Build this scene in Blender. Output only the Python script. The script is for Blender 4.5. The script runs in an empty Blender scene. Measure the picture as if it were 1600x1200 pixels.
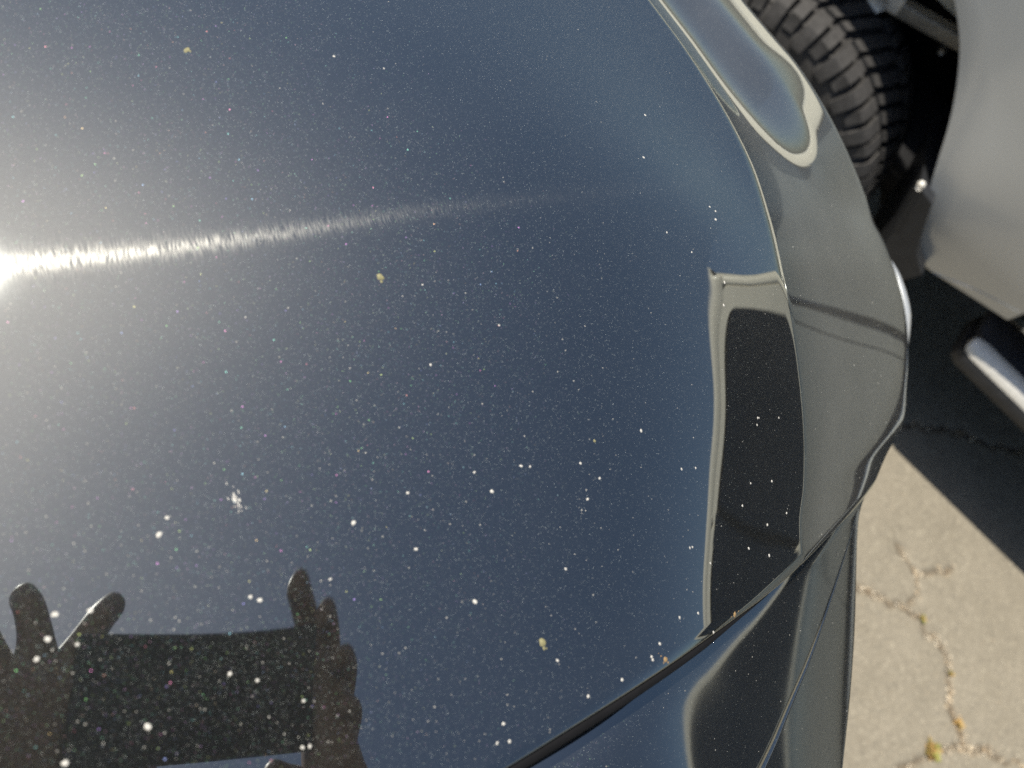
import bpy, bmesh, math, random
import numpy as np
from mathutils import Vector, Matrix

sc = bpy.context.scene
COL = sc.collection
rnd = random.Random(7)
nrs = np.random.RandomState(11)

# ------------------------------------------------------------------ camera, world, sun
H = 1.60
FPX = 1155.0                                   # focal length in pixels of a 1600 px wide picture
BASIS = np.array([[.623, .644, -.444], [-.718, .696, .002], [.310, .318, .896]])
q_, r_ = np.linalg.qr(BASIS); BASIS = q_ * np.sign(np.diag(r_))
CAM = np.array([0.0, 0.0, H])
RIGHT, UP, BACK = BASIS[:, 0], BASIS[:, 1], BASIS[:, 2]

cd = bpy.data.cameras.new('camera')
cam = bpy.data.objects.new('camera', cd)
COL.objects.link(cam)
cam.matrix_world = Matrix(((*BASIS[0], 0), (*BASIS[1], 0), (*BASIS[2], H), (0, 0, 0, 1)))
cd.sensor_width = 36
cd.lens = FPX / 1600 * 36
cd.clip_start = 0.005
cd.clip_end = 2000
cd.dof.use_dof = True
cd.dof.focus_distance = 0.385
cd.dof.aperture_fstop = 7.0
sc.camera = cam

SUN = np.array([-0.075, 0.45, 0.888]); SUN /= np.linalg.norm(SUN)
SUN_EL = math.asin(SUN[2])
w = bpy.data.worlds.new('World'); sc.world = w; w.use_nodes = True
nt = w.node_tree; nt.nodes.clear()
sky = nt.nodes.new('ShaderNodeTexSky'); sky.sky_type = 'NISHITA'; sky.sun_disc = False
sky.sun_elevation = SUN_EL; sky.sun_rotation = math.atan2(SUN[0], SUN[1])
sky.altitude = 100; sky.air_density = 1.1; sky.dust_density = 1.6; sky.ozone_density = 1.8
bg = nt.nodes.new('ShaderNodeBackground'); bg.inputs['Strength'].default_value = 0.080
wo = nt.nodes.new('ShaderNodeOutputWorld')
nt.links.new(sky.outputs[0], bg.inputs[0]); nt.links.new(bg.outputs[0], wo.inputs[0])

sl = bpy.data.lights.new('sun', 'SUN'); sl.energy = 5.0; sl.angle = math.radians(0.5); sl.color = (1, .94, .84)
so = bpy.data.objects.new('sun', sl); COL.objects.link(so)
so.rotation_euler = Vector(SUN).to_track_quat('Z', 'Y').to_euler(); so.location = (0, 3, 6)

sc.view_settings.view_transform = 'Standard'
sc.view_settings.look = 'None'
sc.view_settings.exposure = 0.48
sc.view_settings.gamma = 1
sc.view_settings.use_curve_mapping = False
sc.cycles.use_denoising = False
sc.cycles.max_bounces = 8
sc.cycles.sample_clamp_indirect = 6

# ------------------------------------------------------------------ geometry helpers
def ray(px, py):
    d = BASIS @ np.array([px - 800, 600 - py, -FPX]); return d / np.linalg.norm(d)
def onz(px, py, z):
    d = ray(px, py); return CAM + d * (z - H) / d[2]
def onx(px, py, x):
    d = ray(px, py); return CAM + d * x / d[0]
def proj(P):
    q = (np.asarray(P, float) - CAM) @ BASIS
    return np.stack([800 + FPX * q[..., 0] / -q[..., 2], 600 - FPX * q[..., 1] / -q[..., 2]], -1)
def nrm(v):
    v = np.asarray(v, float); return v / np.linalg.norm(v, axis=-1, keepdims=True)
def spline(pts, n, u=None):
    pts = np.array(pts, float); k = len(pts)
    ext = np.vstack([2 * pts[0] - pts[1], pts, 2 * pts[-1] - pts[-2]])
    if u is None: u = np.linspace(0, k - 1, n)
    i = np.minimum(u.astype(int), k - 2); f = (u - i)[:, None]
    p0, p1, p2, p3 = ext[i], ext[i + 1], ext[i + 2], ext[i + 3]
    return .5 * (2 * p1 + (p2 - p0) * f + (2 * p0 - 5 * p1 + 4 * p2 - p3) * f * f + (3 * p1 - p0 - 3 * p2 + p3) * f ** 3)
def resample(P, n):
    P = np.asarray(P, float); s = np.r_[0, np.cumsum(np.linalg.norm(np.diff(P, axis=0), axis=1))]
    t = np.linspace(0, s[-1], n); return np.stack([np.interp(t, s, P[:, k]) for k in range(P.shape[1])], 1)

def link(name, me, mat=None, parent=None, smooth=True):
    o = bpy.data.objects.new(name, me); COL.objects.link(o)
    if mat and not me.materials: me.materials.append(mat)
    if parent: o.parent = parent
    if smooth and len(me.polygons): me.polygons.foreach_set('use_smooth', [True] * len(me.polygons))
    return o
def pydata(name, v, f, mat=None, parent=None, smooth=True):
    me = bpy.data.meshes.new(name)
    me.from_pydata([tuple(map(float, p)) for p in v], [], [tuple(map(int, q)) for q in f]); me.update()
    return link(name, me, mat, parent, smooth)
def grid_faces(nu, nv, off=0, wrap_u=False, wrap_v=False, flip=False):
    F = []
    for i in range(nu if wrap_u else nu - 1):
        for j in range(nv if wrap_v else nv - 1):
            a = off + i * nv + j; b = off + ((i + 1) % nu) * nv + j
            c = off + ((i + 1) % nu) * nv + (j + 1) % nv; d = off + i * nv + (j + 1) % nv
            F.append((d, c, b, a) if flip else (a, b, c, d))
    return F
def grid_mesh(name, G, mat, parent=None, flip=False, smooth=True):
    G = np.asarray(G); nu, nv = G.shape[:2]
    return pydata(name, G.reshape(-1, 3), grid_faces(nu, nv, flip=flip), mat, parent, smooth)
def sharp(o, deg=35):
    bm = bmesh.new(); bm.from_mesh(o.data); a = math.radians(deg)
    for e in bm.edges:
        e.smooth = not (len(e.link_faces) == 2 and e.calc_face_angle(0) > a)
    bm.to_mesh(o.data); bm.free(); return o
def box_vf(c, s, R=None, bevel=0.0):
    bm = bmesh.new(); bmesh.ops.create_cube(bm, size=1)
    for v in bm.verts: v.co = Vector((v.co.x * s[0], v.co.y * s[1], v.co.z * s[2]))
    if bevel: bmesh.ops.bevel(bm, geom=bm.edges[:], offset=bevel, segments=3, affect='EDGES', profile=.5)
    for v in bm.verts:
        co = v.co
        if R is not None: co = R @ co
        v.co = co + Vector(c)
    bm.verts.index_update()
    V = [tuple(v.co) for v in bm.verts]; F = [tuple(v.index for v in f.verts) for f in bm.faces]; bm.free()
    return V, F
class MB:
    def __init__(s): s.v = []; s.f = []
    def add(s, V, F):
        o = len(s.v); s.v += list(V); s.f += [tuple(i + o for i in q) for q in F]; return s
    def box(s, c, size, R=None, bevel=0.0): return s.add(*box_vf(c, size, R, bevel))
    def tube(s, P, r, n=8, cap=True):
        P = np.asarray(P, float); r = np.broadcast_to(r, len(P)); T = nrm(np.gradient(P, axis=0))
        a = nrm(np.cross(T, [.13, .31, .94])); b = np.cross(T, a)
        V = []
        for i in range(len(P)):
            for k in range(n):
                g = 2 * math.pi * k / n; V.append(P[i] + r[i] * (a[i] * math.cos(g) + b[i] * math.sin(g)))
        F = grid_faces(len(P), n, wrap_v=True)
        if cap: F += [tuple(range(n))[::-1], tuple(range((len(P) - 1) * n, len(P) * n))]
        return s.add(V, F)
    def build(s, name, mat, parent=None, smooth=True): return pydata(name, s.v, s.f, mat, parent, smooth)
def thing(name, label, cat, loc=(0, 0, 0), group=None):
    o = bpy.data.objects.new(name, None); COL.objects.link(o); o.location = loc; o.empty_display_size = .1
    o['label'] = label; o['category'] = cat
    if group: o['group'] = group
    return o
def tag(o, label, cat, group=None):
    o['label'] = label; o['category'] = cat
    if group: o['group'] = group
    return o
def keep(o, parent):                            # parent without moving
    o.parent = parent; o.matrix_parent_inverse = Matrix.Translation(-Vector(parent.location)); return o

# ------------------------------------------------------------------ materials
class NT:
    def __init__(s, name):
        s.m = bpy.data.materials.new(name); s.m.use_nodes = True; s.t = s.m.node_tree; s.t.nodes.clear()
        s.out = s.n('ShaderNodeOutputMaterial')
    def n(s, typ, **kw):
        nd = s.t.nodes.new(typ)
        for k, v in kw.items(): setattr(nd, k, v)
        return nd
    def set(s, sock, v):
        if isinstance(v, bpy.types.NodeSocket): s.t.links.new(v, sock)
        elif v is not None: sock.default_value = v
    def math(s, op, a, b=None, c=None, clamp=False):
        nd = s.n('ShaderNodeMath', operation=op, use_clamp=clamp)
        for i, v in enumerate((a, b, c)):
            if v is not None: s.set(nd.inputs[i], v)
        return nd.outputs[0]
    def vmath(s, op, a, b=None, scale=None):
        nd = s.n('ShaderNodeVectorMath', operation=op); s.set(nd.inputs[0], a)
        if b is not None: s.set(nd.inputs[1], b)
        if scale is not None: s.set(nd.inputs['Scale'], scale)
        return nd.outputs['Value'] if op == 'DOT_PRODUCT' else nd.outputs[0]
    def noise(s, vec, scale, detail=3, rough=.55, dim='3D'):
        nd = s.n('ShaderNodeTexNoise', noise_dimensions=dim); s.set(nd.inputs['Vector'], vec)
        nd.inputs['Scale'].default_value = scale; nd.inputs['Detail'].default_value = detail; nd.inputs['Roughness'].default_value = rough
        return nd.outputs[0]
    def voro(s, vec, scale, feature='F1'):
        nd = s.n('ShaderNodeTexVoronoi', feature=feature); s.set(nd.inputs['Vector'], vec); nd.inputs['Scale'].default_value = scale
        return nd
    def ramp(s, fac, *stops):
        nd = s.n('ShaderNodeValToRGB'); s.set(nd.inputs[0], fac); e = nd.color_ramp.elements
        while len(e) < len(stops): e.new(.5)
        for el, (p, c) in zip(e, stops):
            el.position = p; el.color = (c, c, c, 1) if isinstance(c, (int, float)) else (*c, 1)
        return nd.outputs[0]
    def mix(s, fac, a, b):
        nd = s.n('ShaderNodeMix', data_type='RGBA'); s.set(nd.inputs[0], fac)
        s.set(nd.inputs[6], a if isinstance(a, bpy.types.NodeSocket) else (*a, 1)); s.set(nd.inputs[7], b if isinstance(b, bpy.types.NodeSocket) else (*b, 1))
        return nd.outputs[2]
    def coord(s): return s.n('ShaderNodeTexCoord').outputs['Object']
    def bump(s, h, strength=.3, dist=.001, normal=None):
        nd = s.n('ShaderNodeBump'); s.set(nd.inputs['Height'], h); nd.inputs['Strength'].default_value = strength; nd.inputs['Distance'].default_value = dist
        if normal is not None: s.set(nd.inputs['Normal'], normal)
        return nd.outputs[0]
    def bsdf(s, **kw):
        b = s.n('ShaderNodeBsdfPrincipled')
        for k, v in kw.items():
            sock = b.inputs[k.replace('_', ' ')]
            s.set(sock, (*v, 1) if isinstance(v, tuple) and len(v) == 3 and sock.type == 'RGBA' else v)
        return b
    def done(s, shader): s.t.links.new(shader, s.out.inputs[0]); return s.m

SCR = nrm(-UP + .26 * RIGHT); SCR[2] = 0; SCR = nrm(SCR)        # wiping direction of the fine wash scratches
SCB = np.array([-SCR[1], SCR[0], 0])

def car_paint(name, scratch=1.0, gloss=.02):
    s = NT(name); P = s.coord(); geo = s.n('ShaderNodeNewGeometry'); N = geo.outputs['Normal']
    def flake(scale, amp):
        v = s.voro(P, scale); c = v.outputs['Color']
        off = s.vmath('SCALE', s.vmath('SUBTRACT', c, (.5, .5, .5)), scale=amp)
        nn = s.vmath('NORMALIZE', s.vmath('ADD', N, off))
        wn = s.n('ShaderNodeTexWhiteNoise', noise_dimensions='3D'); s.set(wn.inputs['Vector'], v.outputs['Position'])
        sep = s.n('ShaderNodeSeparateColor'); s.set(sep.inputs[0], wn.outputs['Color'])
        return nn, sep.outputs[0], sep.outputs[1], v.outputs['Distance']
    # soft sheen of the metallic base
    glow = s.bsdf(Base_Color=(.0026, .0034, .0032), Metallic=1.0, Roughness=.42)
    # fine aluminium flakes: small facets, each with its own tilt and faint colour
    n1, r1, g1, d1 = flake(2700, .74)
    hsv = s.n('ShaderNodeCombineColor', mode='HSV'); s.set(hsv.inputs[0], g1); hsv.inputs[1].default_value = .45
    lum = s.math('MULTIPLY_ADD', s.math('POWER', r1, 2.2), .020, .0022); s.set(hsv.inputs[2], lum)
    tn_ = s.n('ShaderNodeMix', data_type='RGBA', blend_type='MULTIPLY'); tn_.inputs[0].default_value = 1; s.set(tn_.inputs[6], hsv.outputs[0]); tn_.inputs[7].default_value = (.86, 1, 1, 1)
    fine = s.bsdf(Base_Color=tn_.outputs[2], Metallic=1.0, Roughness=.30, Normal=n1)
    m1 = s.math('LESS_THAN', d1, .52)
    m0 = s.n('ShaderNodeMixShader'); s.set(m0.inputs[0], m1); s.t.links.new(glow.outputs[0], m0.inputs[1]); s.t.links.new(fine.outputs[0], m0.inputs[2])
    n3, r3, g3, d3 = flake(4600, 1.55)
    f3 = s.bsdf(Base_Color=(.048, .054, .054), Metallic=1.0, Roughness=.35, Normal=n3)
    mm = s.math('MULTIPLY', s.math('LESS_THAN', d3, .42), s.math('GREATER_THAN', r3, .35))
    m3 = s.n('ShaderNodeMixShader'); s.set(m3.inputs[0], mm); s.t.links.new(m0.outputs[0], m3.inputs[1]); s.t.links.new(f3.outputs[0], m3.inputs[2]); m0 = m3
    # larger coloured flakes
    n2, r2, g2, d2 = flake(1250, .62)
    h2 = s.n('ShaderNodeCombineColor', mode='HSV'); s.set(h2.inputs[0], g2); h2.inputs[1].default_value = .62; h2.inputs[2].default_value = .020
    big = s.bsdf(Base_Color=h2.outputs[0], Metallic=1.0, Roughness=.25, Normal=n2)
    m2 = s.math('MULTIPLY', s.math('GREATER_THAN', r2, .84), s.math('LESS_THAN', d2, .34))
    mx = s.n('ShaderNodeMixShader'); s.set(mx.inputs[0], m2); s.t.links.new(m0.outputs[0], mx.inputs[1]); s.t.links.new(big.outputs[0], mx.inputs[2])
    # pigment below the flakes
    pig = s.bsdf(Base_Color=(.008, .010, .013), Roughness=.6, Specular_IOR_Level=0.0)
    mp = s.n('ShaderNodeMixShader'); mp.inputs[0].default_value = .80
    s.t.links.new(mx.outputs[0], mp.inputs[2]); s.t.links.new(pig.outputs[0], mp.inputs[1])
    last = mp.outputs[0]
    # pale film: some dust, mostly painted haze in place of brighter reflections
    df = s.n('ShaderNodeBsdfDiffuse'); df.inputs['Color'].default_value = (.34, .33, .30, 1)
    at = s.n('ShaderNodeAttribute', attribute_name='hazy')
    md = s.n('ShaderNodeMixShader'); s.set(md.inputs[0], s.math('MULTIPLY', at.outputs['Fac'], s.ramp(s.noise(P, 22, 4), (.3, .11), (.75, .17))))
    s.t.links.new(last, md.inputs[1]); s.t.links.new(df.outputs[0], md.inputs[2]); last = md.outputs[0]
    # fine wash scratches in the lacquer (real anisotropic gloss)
    if scratch:
        u = s.vmath('DOT_PRODUCT', P, tuple(SCR)); v = s.vmath('DOT_PRODUCT', P, tuple(SCB))
        wv = s.math('MULTIPLY_ADD', s.noise(P, 60, 2), .004, v)
        cmb = s.n('ShaderNodeCombineXYZ'); s.set(cmb.inputs[0], s.math('MULTIPLY', u, 170)); s.set(cmb.inputs[1], s.math('MULTIPLY', wv, 2600))
        line = s.ramp(s.noise(cmb.outputs[0], 1, 2, .5), (.42, .02), (.75, 1.0))
        gl = s.n('ShaderNodeBsdfAnisotropic', distribution='GGX'); gl.inputs['Roughness'].default_value = .168
        gl.inputs['Anisotropy'].default_value = .82
        tg = s.n('ShaderNodeCombineXYZ')
        for k in range(3): tg.inputs[k].default_value = SCR[k]
        s.set(gl.inputs['Tangent'], tg.outputs[0])
        gc = s.mix(line, (0, 0, 0), (.0075 * scratch, .0074 * scratch, .0068 * scratch)); s.set(gl.inputs['Color'], gc)
        ad = s.n('ShaderNodeAddShader'); s.t.links.new(last, ad.inputs[0]); s.t.links.new(gl.outputs[0], ad.inputs[1]); last = ad.outputs[0]
    # clear lacquer on top
    fr = s.n('ShaderNodeFresnel'); fr.inputs['IOR'].default_value = 2.85
    cl = s.n('ShaderNodeBsdfAnisotropic', distribution='GGX'); cl.inputs['Roughness'].default_value = gloss; s.set(cl.inputs['Color'], (.94, 1, .985, 1))
    mc = s.n('ShaderNodeMixShader'); s.set(mc.inputs[0], fr.outputs[0]); s.t.links.new(last, mc.inputs[1]); s.t.links.new(cl.outputs[0], mc.inputs[2])
    return s.done(mc.outputs[0])

def plain(name, col, rough=.6, metal=0.0, var=.25, scale=40, bump=0.0, bscale=200, coat=0.0, spec=.5):
    s = NT(name); P = s.coord(); f = s.noise(P, scale, 5, .6)
    a = tuple(c * (1 - var) for c in col); b = tuple(min(1, c * (1 + var)) for c in col)
    c = s.mix(s.ramp(f, (.3, 0), (.7, 1)), a, b)
    bs = s.bsdf(Base_Color=c, Roughness=rough, Metallic=metal, Coat_Weight=coat, Specular_IOR_Level=spec)
    bs.inputs['Coat Roughness'].default_value = .10
    if bump: s.set(bs.inputs['Normal'], s.bump(s.noise(P, bscale, 4), bump, .002))
    return s.done(bs.outputs[0])

M_PAINT = car_paint('dark_metallic_paint')
M_PAINT_LOW = car_paint('dark_metallic_paint_low', .5, .075)
M_RUBBER = plain('black_rubber', (.008, .008, .009), .8, bump=.2, spec=.15)
M_TRIM = plain('black_plastic', (.02, .021, .023), .5, bump=.15, bscale=900)
M_SILVER = plain('silver_paint', (.45, .465, .46), .27, .45, .03, 6, coat=1.0)
M_SILVER_LIT = plain('sunlit_silver_paint', (.88, .81, .66), .35, .0, .03, 6, coat=.6)  # pale copy of the silver paint, sunlight on cab and rails put into its colour
M_TYRE = plain('dusty_tyre_rubber', (.041, .039, .037), .8, var=.35, scale=60, bump=.3, bscale=500)
M_LINER = plain('wheel_well_liner', (.012, .012, .013), .8, bump=.3, bscale=90)
M_STEEL = plain('dull_steel', (.30, .285, .25), .5, .6, .2, 80)
M_CHROME = plain('brushed_trim', (.68, .655, .59), .42, .25, .15, 120)
M_TREAD = plain('step_pad_rubber', (.03, .033, .04), .5, bump=.3, bscale=600)
def glass_mat():
    s = NT('tinted_glass'); P = s.coord()
    b = s.bsdf(Base_Color=(.006, .007, .007), Roughness=.03, Coat_Weight=0.0)
    return s.done(b.outputs[0])
M_GLASS = glass_mat()

# ------------------------------------------------------------------ ground
CRACKS = [[(1300, 895), (1342, 915), (1368, 930), (1398, 940), (1420, 948), (1436, 966), (1448, 986), (1466, 1003), (1478, 1020), (1482, 1045), (1486, 1072), (1490, 1100), (1497, 1130), (1506, 1155), (1512, 1170)],
          [(1405, 850), (1418, 875), (1432, 898), (1434, 925), (1424, 948)],
          [(1432, 898), (1452, 893), (1470, 894), (1492, 890)],
          [(1395, 1215), (1440, 1192), (1462, 1172), (1490, 1168), (1512, 1170), (1540, 1178), (1592, 1196), (1650, 1215)],
          [(1390, 660), (1470, 668), (1520, 682), (1570, 700), (1650, 712)]]
def wob(P, amp, seed):
    r = np.random.RandomState(seed); n = len(P)
    k = np.convolve(r.normal(size=n + 8), np.ones(5) / 5, 'same')[4:4 + n] * amp
    T = nrm(np.gradient(P[:, :2], axis=0)); Q = P.copy(); Q[:, 0] += -T[:, 1] * k; Q[:, 1] += T[:, 0] * k
    return Q
crack_lines = []
for i, c in enumerate(CRACKS):
    P = np.array([onz(x, y, 0) for x, y in c]); n = int(np.linalg.norm(np.diff(P, axis=0), axis=1).sum() / .006)
    crack_lines.append(wob(resample(spline(P, 200), n), .011, 3 + i))
allc = np.vstack(crack_lines)[:, :2]
cw = np.concatenate([np.interp(np.linspace(0, 1, len(c)), np.linspace(0, 1, 9), np.random.RandomState(i).uniform(.3, 1.25, 9)) for i, c in enumerate(crack_lines)])

def asphalt():
    s = NT('weathered_asphalt'); P = s.coord()
    f = s.noise(P, 9, 6, .6); g = s.noise(P, 55, 4, .6)
    c = s.mix(s.ramp(f, (.3, 0), (.72, 1)), (.187, .166, .126), (.228, .203, .156))
    c = s.mix(s.ramp(g, (.35, .0), (.8, .45)), c, (.26, .235, .183))
    v = s.voro(P, 210); sep = s.n('ShaderNodeSeparateColor'); s.set(sep.inputs[0], v.outputs['Color'])
    st = s.ramp(sep.outputs[0], (.80, 0), (.97, .55)); c = s.mix(st, c, (.36, .325, .25))
    dk = s.ramp(sep.outputs[1], (.82, 0), (.98, .5)); c = s.mix(dk, c, (.10, .092, .078))
    at = s.n('ShaderNodeAttribute', attribute_name='crack'); c = s.mix(at.outputs['Fac'], c, (.085, .062, .04))
    h = s.math('ADD', s.math('MULTIPLY', v.outputs['Distance'], -.6), s.noise(P, 420, 3))
    b = s.bsdf(Base_Color=c, Roughness=.9, Normal=s.bump(h, .35, .003))
    b.inputs['Specular IOR Level'].default_value = .25
    return s.done(b.outputs[0])
M_ASPH = asphalt()
# one sheet: fine in the middle, where the cracks are cut in, coarse out to the horizon
xs = np.r_[-600, -150, -40, -10, -3, -1, 0, np.arange(.45, 2.3, .0062), 3, 6, 12, 40, 150, 600]
ys = np.r_[-600, -150, -40, -10, -4, np.arange(-2.0, -.35, .0062), 0, 1, 3, 10, 40, 150, 600]
GX, GY = np.meshgrid(xs, ys, indexing='ij')
D = np.full(GX.shape, 9.0); CWM = np.zeros(GX.shape)
fi = (GX > .4) & (GX < 2.35) & (GY > -2.05) & (GY < -.3)
fx, fy = GX[fi], GY[fi]; best = np.full(fx.shape, 9.0); bw = np.zeros(fx.shape)
for (cx, cy), ww in zip(allc, cw):
    d = np.hypot(fx - cx, fy - cy) / max(ww, .3); m = d < best; best[m] = d[m]
D[fi] = best
dep = np.exp(-(D / .0085) ** 2)
GZ = -.010 * dep + np.where(D < 9, .0007 * nrs.normal(size=GX.shape), 0) - .002 * np.exp(-(D / .03) ** 2)
ground = grid_mesh('ground', np.stack([GX, GY, GZ], -1), M_ASPH)
ground['kind'] = 'structure'
ca = ground.data.attributes.new('crack', 'FLOAT', 'POINT'); ca.data.foreach_set('value', (dep * .75).ravel().astype(np.float32))

# loose sand and chippings that fill the cracks
def sand():
    s = NT('pale_sand_grains'); P = s.coord(); oi = s.voro(P, 130); sep = s.n('ShaderNodeSeparateColor'); s.set(sep.inputs[0], oi.outputs['Color'])
    c = s.ramp(sep.outputs[0], (.0, (.24, .17, .10)), (.35, (.42, .33, .22)), (.7, (.58, .50, .37)), (1.0, (.72, .65, .52)))
    return s.done(s.bsdf(Base_Color=c, Roughness=.9).outputs[0])
M_SAND = sand()
def pebble_vf(c, r, seed):
    rr = np.random.RandomState(seed)
    V = [(-.5, -.8, 0), (.5, -.8, 0), (1, .0, 0), (.5, .8, 0), (-.5, .8, 0), (-1, 0, 0)]
    V = np.array(V) * rr.uniform(.65, 1.2, (6, 1)); T = V * .55; T[:, 2] = rr.uniform(.5, .9); V[:, 2] = -.3
    A = np.vstack([V, T]) * r; a = rr.uniform(0, 6.28); ca_, sa = math.cos(a), math.sin(a)
    A = np.stack([A[:, 0] * ca_ - A[:, 1] * sa, A[:, 0] * sa + A[:, 1] * ca_, A[:, 2]], 1) + c
    F = [(i, (i + 1) % 6, 6 + (i + 1) % 6, 6 + i) for i in range(6)] + [tuple(range(6, 12))]
    return A, F
mb = MB(); sd = 0
for ci, c in enumerate(crack_lines):
    dens = np.interp(np.linspace(0, 1, len(c)), np.linspace(0, 1, 12), np.random.RandomState(40 + ci).uniform(0, 1, 12) ** 1.5)
    k = 2 if ci < 4 else 1
    for p, d in zip(c, dens):
        for _ in range(rnd.randint(0, 1 + int(6 * d * k))):
            sd += 1; r = rnd.uniform(.0012, .0031) * (1 + 1.1 * d * (rnd.random() < .16))
            q = p + np.array([rnd.gauss(0, .006 + .004 * d), rnd.gauss(0, .006 + .004 * d), 0]); q[2] = -.003 + r * .2
            mb.add(*pebble_vf(q, r, sd))
for _ in range(500):
    q = onz(rnd.uniform(1330, 1620), rnd.uniform(700, 1230), 0); sd += 1; mb.add(*pebble_vf(q, rnd.uniform(.0007, .0018), sd))
gs = mb.build('crack_gravel', M_SAND, smooth=False); gs['kind'] = 'stuff'

# small weeds rooted in the cracks
def leaf_mat(name, a, b):
    s = NT(name); P = s.coord(); c = s.mix(s.ramp(s.noise(P, 160, 2), (.35, 0), (.65, 1)), a, b)
    return s.done(s.bsdf(Base_Color=c, Roughness=.6).outputs[0])
M_LEAF = leaf_mat('weed_leaf', (.14, .17, .035), (.30, .27, .07))
M_DRY = leaf_mat('dry_weed_leaf', (.30, .17, .05), (.42, .30, .12))
def weed(px, py, n, size, label, mat, dry=0):
    loc = onz(px, py, 0); t = thing('weed', label, 'weed', loc, 'weeds in the asphalt cracks')
    mbs = [MB(), MB()]
    for i in range(n):
        a = rnd.uniform(0, 6.28); l = size * rnd.uniform(.45, 1.0); el = rnd.uniform(.35, 1.25); wd = l * rnd.uniform(.16, .28)
        dr = np.array([math.cos(a) * math.cos(el), math.sin(a) * math.cos(el), math.sin(el)]); sd_ = np.array([-math.sin(a), math.cos(a), 0])
        b = np.array([rnd.gauss(0, size * .16), rnd.gauss(0, size * .16), -.002])
        up = np.array([0, 0, -l * .22])
        V = [b, b + dr * l * .35 + sd_ * wd, b + dr * l * .75 + sd_ * wd * .8 + up * .4, b + dr * l + up, b + dr * l * .75 - sd_ * wd * .8 + up * .4, b + dr * l * .35 - sd_ * wd]
        mbs[0 if rnd.random() > dry else 1].add(V, [(0, 1, 2, 3), (0, 3, 4, 5)])
    if mbs[0].v: mbs[0].build('leaves', mat, t, False)
    if mbs[1].v: mbs[1].build('dry_leaves', M_DRY, t, False)
    st = MB()
    for i in range(4):
        a = rnd.uniform(0, 6.28); st.tube([(0, 0, -.004), (math.cos(a) * size * .2, math.sin(a) * size * .2, size * .3)], [.0011, .0006], 5)
    st.build('stem', mat, t)
    return t
weed(1456, 1173, 70, .030, 'biggest yellow green weed tuft where two cracks meet at the picture foot', M_LEAF, .35)
weed(1497, 1131, 34, .021, 'small rusty orange dry weed tuft on the long crack above the big tuft', M_LEAF, .75)
weed(1441, 967, 20, .017, 'tiny green weed sprig just below the crack junction near the bumper', M_LEAF, .3)
weed(1487, 1052, 16, .014, 'tiny brown and green sprig halfway down the long crack', M_LEAF, .5)

# ------------------------------------------------------------------ the dark car: bonnet height field
HZ = 1.30
halfv = lambda px, py: nrm(SUN - ray(px, py))
def tilt(deg, e=(.76, -.65)):
    e = nrm(e); a = math.radians(deg); return np.array([math.sin(a) * e[0], math.sin(a) * e[1], math.cos(a)])
SILL, ROOF = (1.47, 1.20), (1.72, 1.97)
TG = []                                           # (px, py, normal or point it mirrors, weight)
def tn(px, py, n, w=1.0): TG.append((px, py, 'n', nrm(n), w))
def tq(px, py, q, w=3.0): TG.append((px, py, 'q', np.array(q, float), w))
def ts(px, py, w=3.0): TG.append((px, py, 's', None, w))     # sun streak: only the tilt along the scratches is fixed
tn(-50, 425, halfv(-50, 425), 3); tn(400, 1010, (0, 0, 1), 2)
for p in [(0, 412), (150, 402), (300, 386), (450, 364), (600, 340), (750, 318), (900, 303), (1000, 294)]: ts(*p)
for p in [(50, 1000), (300, 1200), (-200, 1300)]: tn(*p, (0, 0, 1), .6)
tn(200, -100, (-.005, .0, 1), .3); tn(700, 1120, (.03, -.045, 1), .5); tn(900, 1050, (.045, -.07, 1), .5)
for px, py, d in [(940, -100, 9), (1010, 0, 10.5), (1095, 120, 11.5), (1165, 255, 13), (1188, 335, 14.5), (1203, 390, 16)]:
    tn(px, py, tilt(d), 2)
for py, yq in [(445, -.71), (520, -.88), (610, -1.10), (700, -1.33), (780, -1.55), (850, -1.75), (930, -1.98), (1000, -2.17)]:
    tq(1098, py, (ROOF[0], yq, ROOF[1]), 5 if py < 500 else 3)
    if py > 500: tq(1118, py + 4, (ROOF[0] - .02, yq, ROOF[1] - .09), 2)
tq(1098, 480, (ROOF[0], -.79, ROOF[1]), 4); tq(1099, 430, (ROOF[0], -.70, ROOF[1] - .03), 5); tq(1150, 436, (1.63, -.71, 1.74), 6); tq(1190, 430, (1.56, -.71, 1.55), 5)
tq(1209, 426, (1.53, -.71, 1.46), 5); tq(1223, 480, (1.51, -.82, 1.38), 4)
for px, py, yq in [(1238, 540, -.96), (1250, 640, -1.18), (1254, 720, -1.38), (1248, 800, -1.60), (1238, 868, -1.80)]:
    tq(px - 3, py, (SILL[0] + .02, yq, SILL[1] + .10), 5)
for px, py, yq, f in [(1180, 560, -.98, .40), (1180, 700, -1.35, .45), (1175, 850, -1.78, .5), (1150, 950, -2.0, .66), (1198, 918, -1.9, .36), (1225, 850, -1.76, .24)]:
    tq(px, py, (SILL[0] + (ROOF[0] - SILL[0]) * f, yq, SILL[1] + (ROOF[1] - SILL[1]) * f), 5)
X0, X1, Y0, Y1, DX = -.55, .66, -.36, .84, .03
REG3, REG2 = .10, .003
nx, ny = int((X1 - X0) / DX) + 3, int((Y1 - Y0) / DX) + 3
def b3(t): return np.array([(1 - t) ** 3 / 6, (3 * t ** 3 - 6 * t * t + 4) / 6, (-3 * t ** 3 + 3 * t * t + 3 * t + 1) / 6, t ** 3 / 6])
def b3d(t): return np.array([-(1 - t) ** 2 / 2, (9 * t * t - 12 * t) / 6, (-9 * t * t + 6 * t + 3) / 6, t * t / 2])
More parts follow.
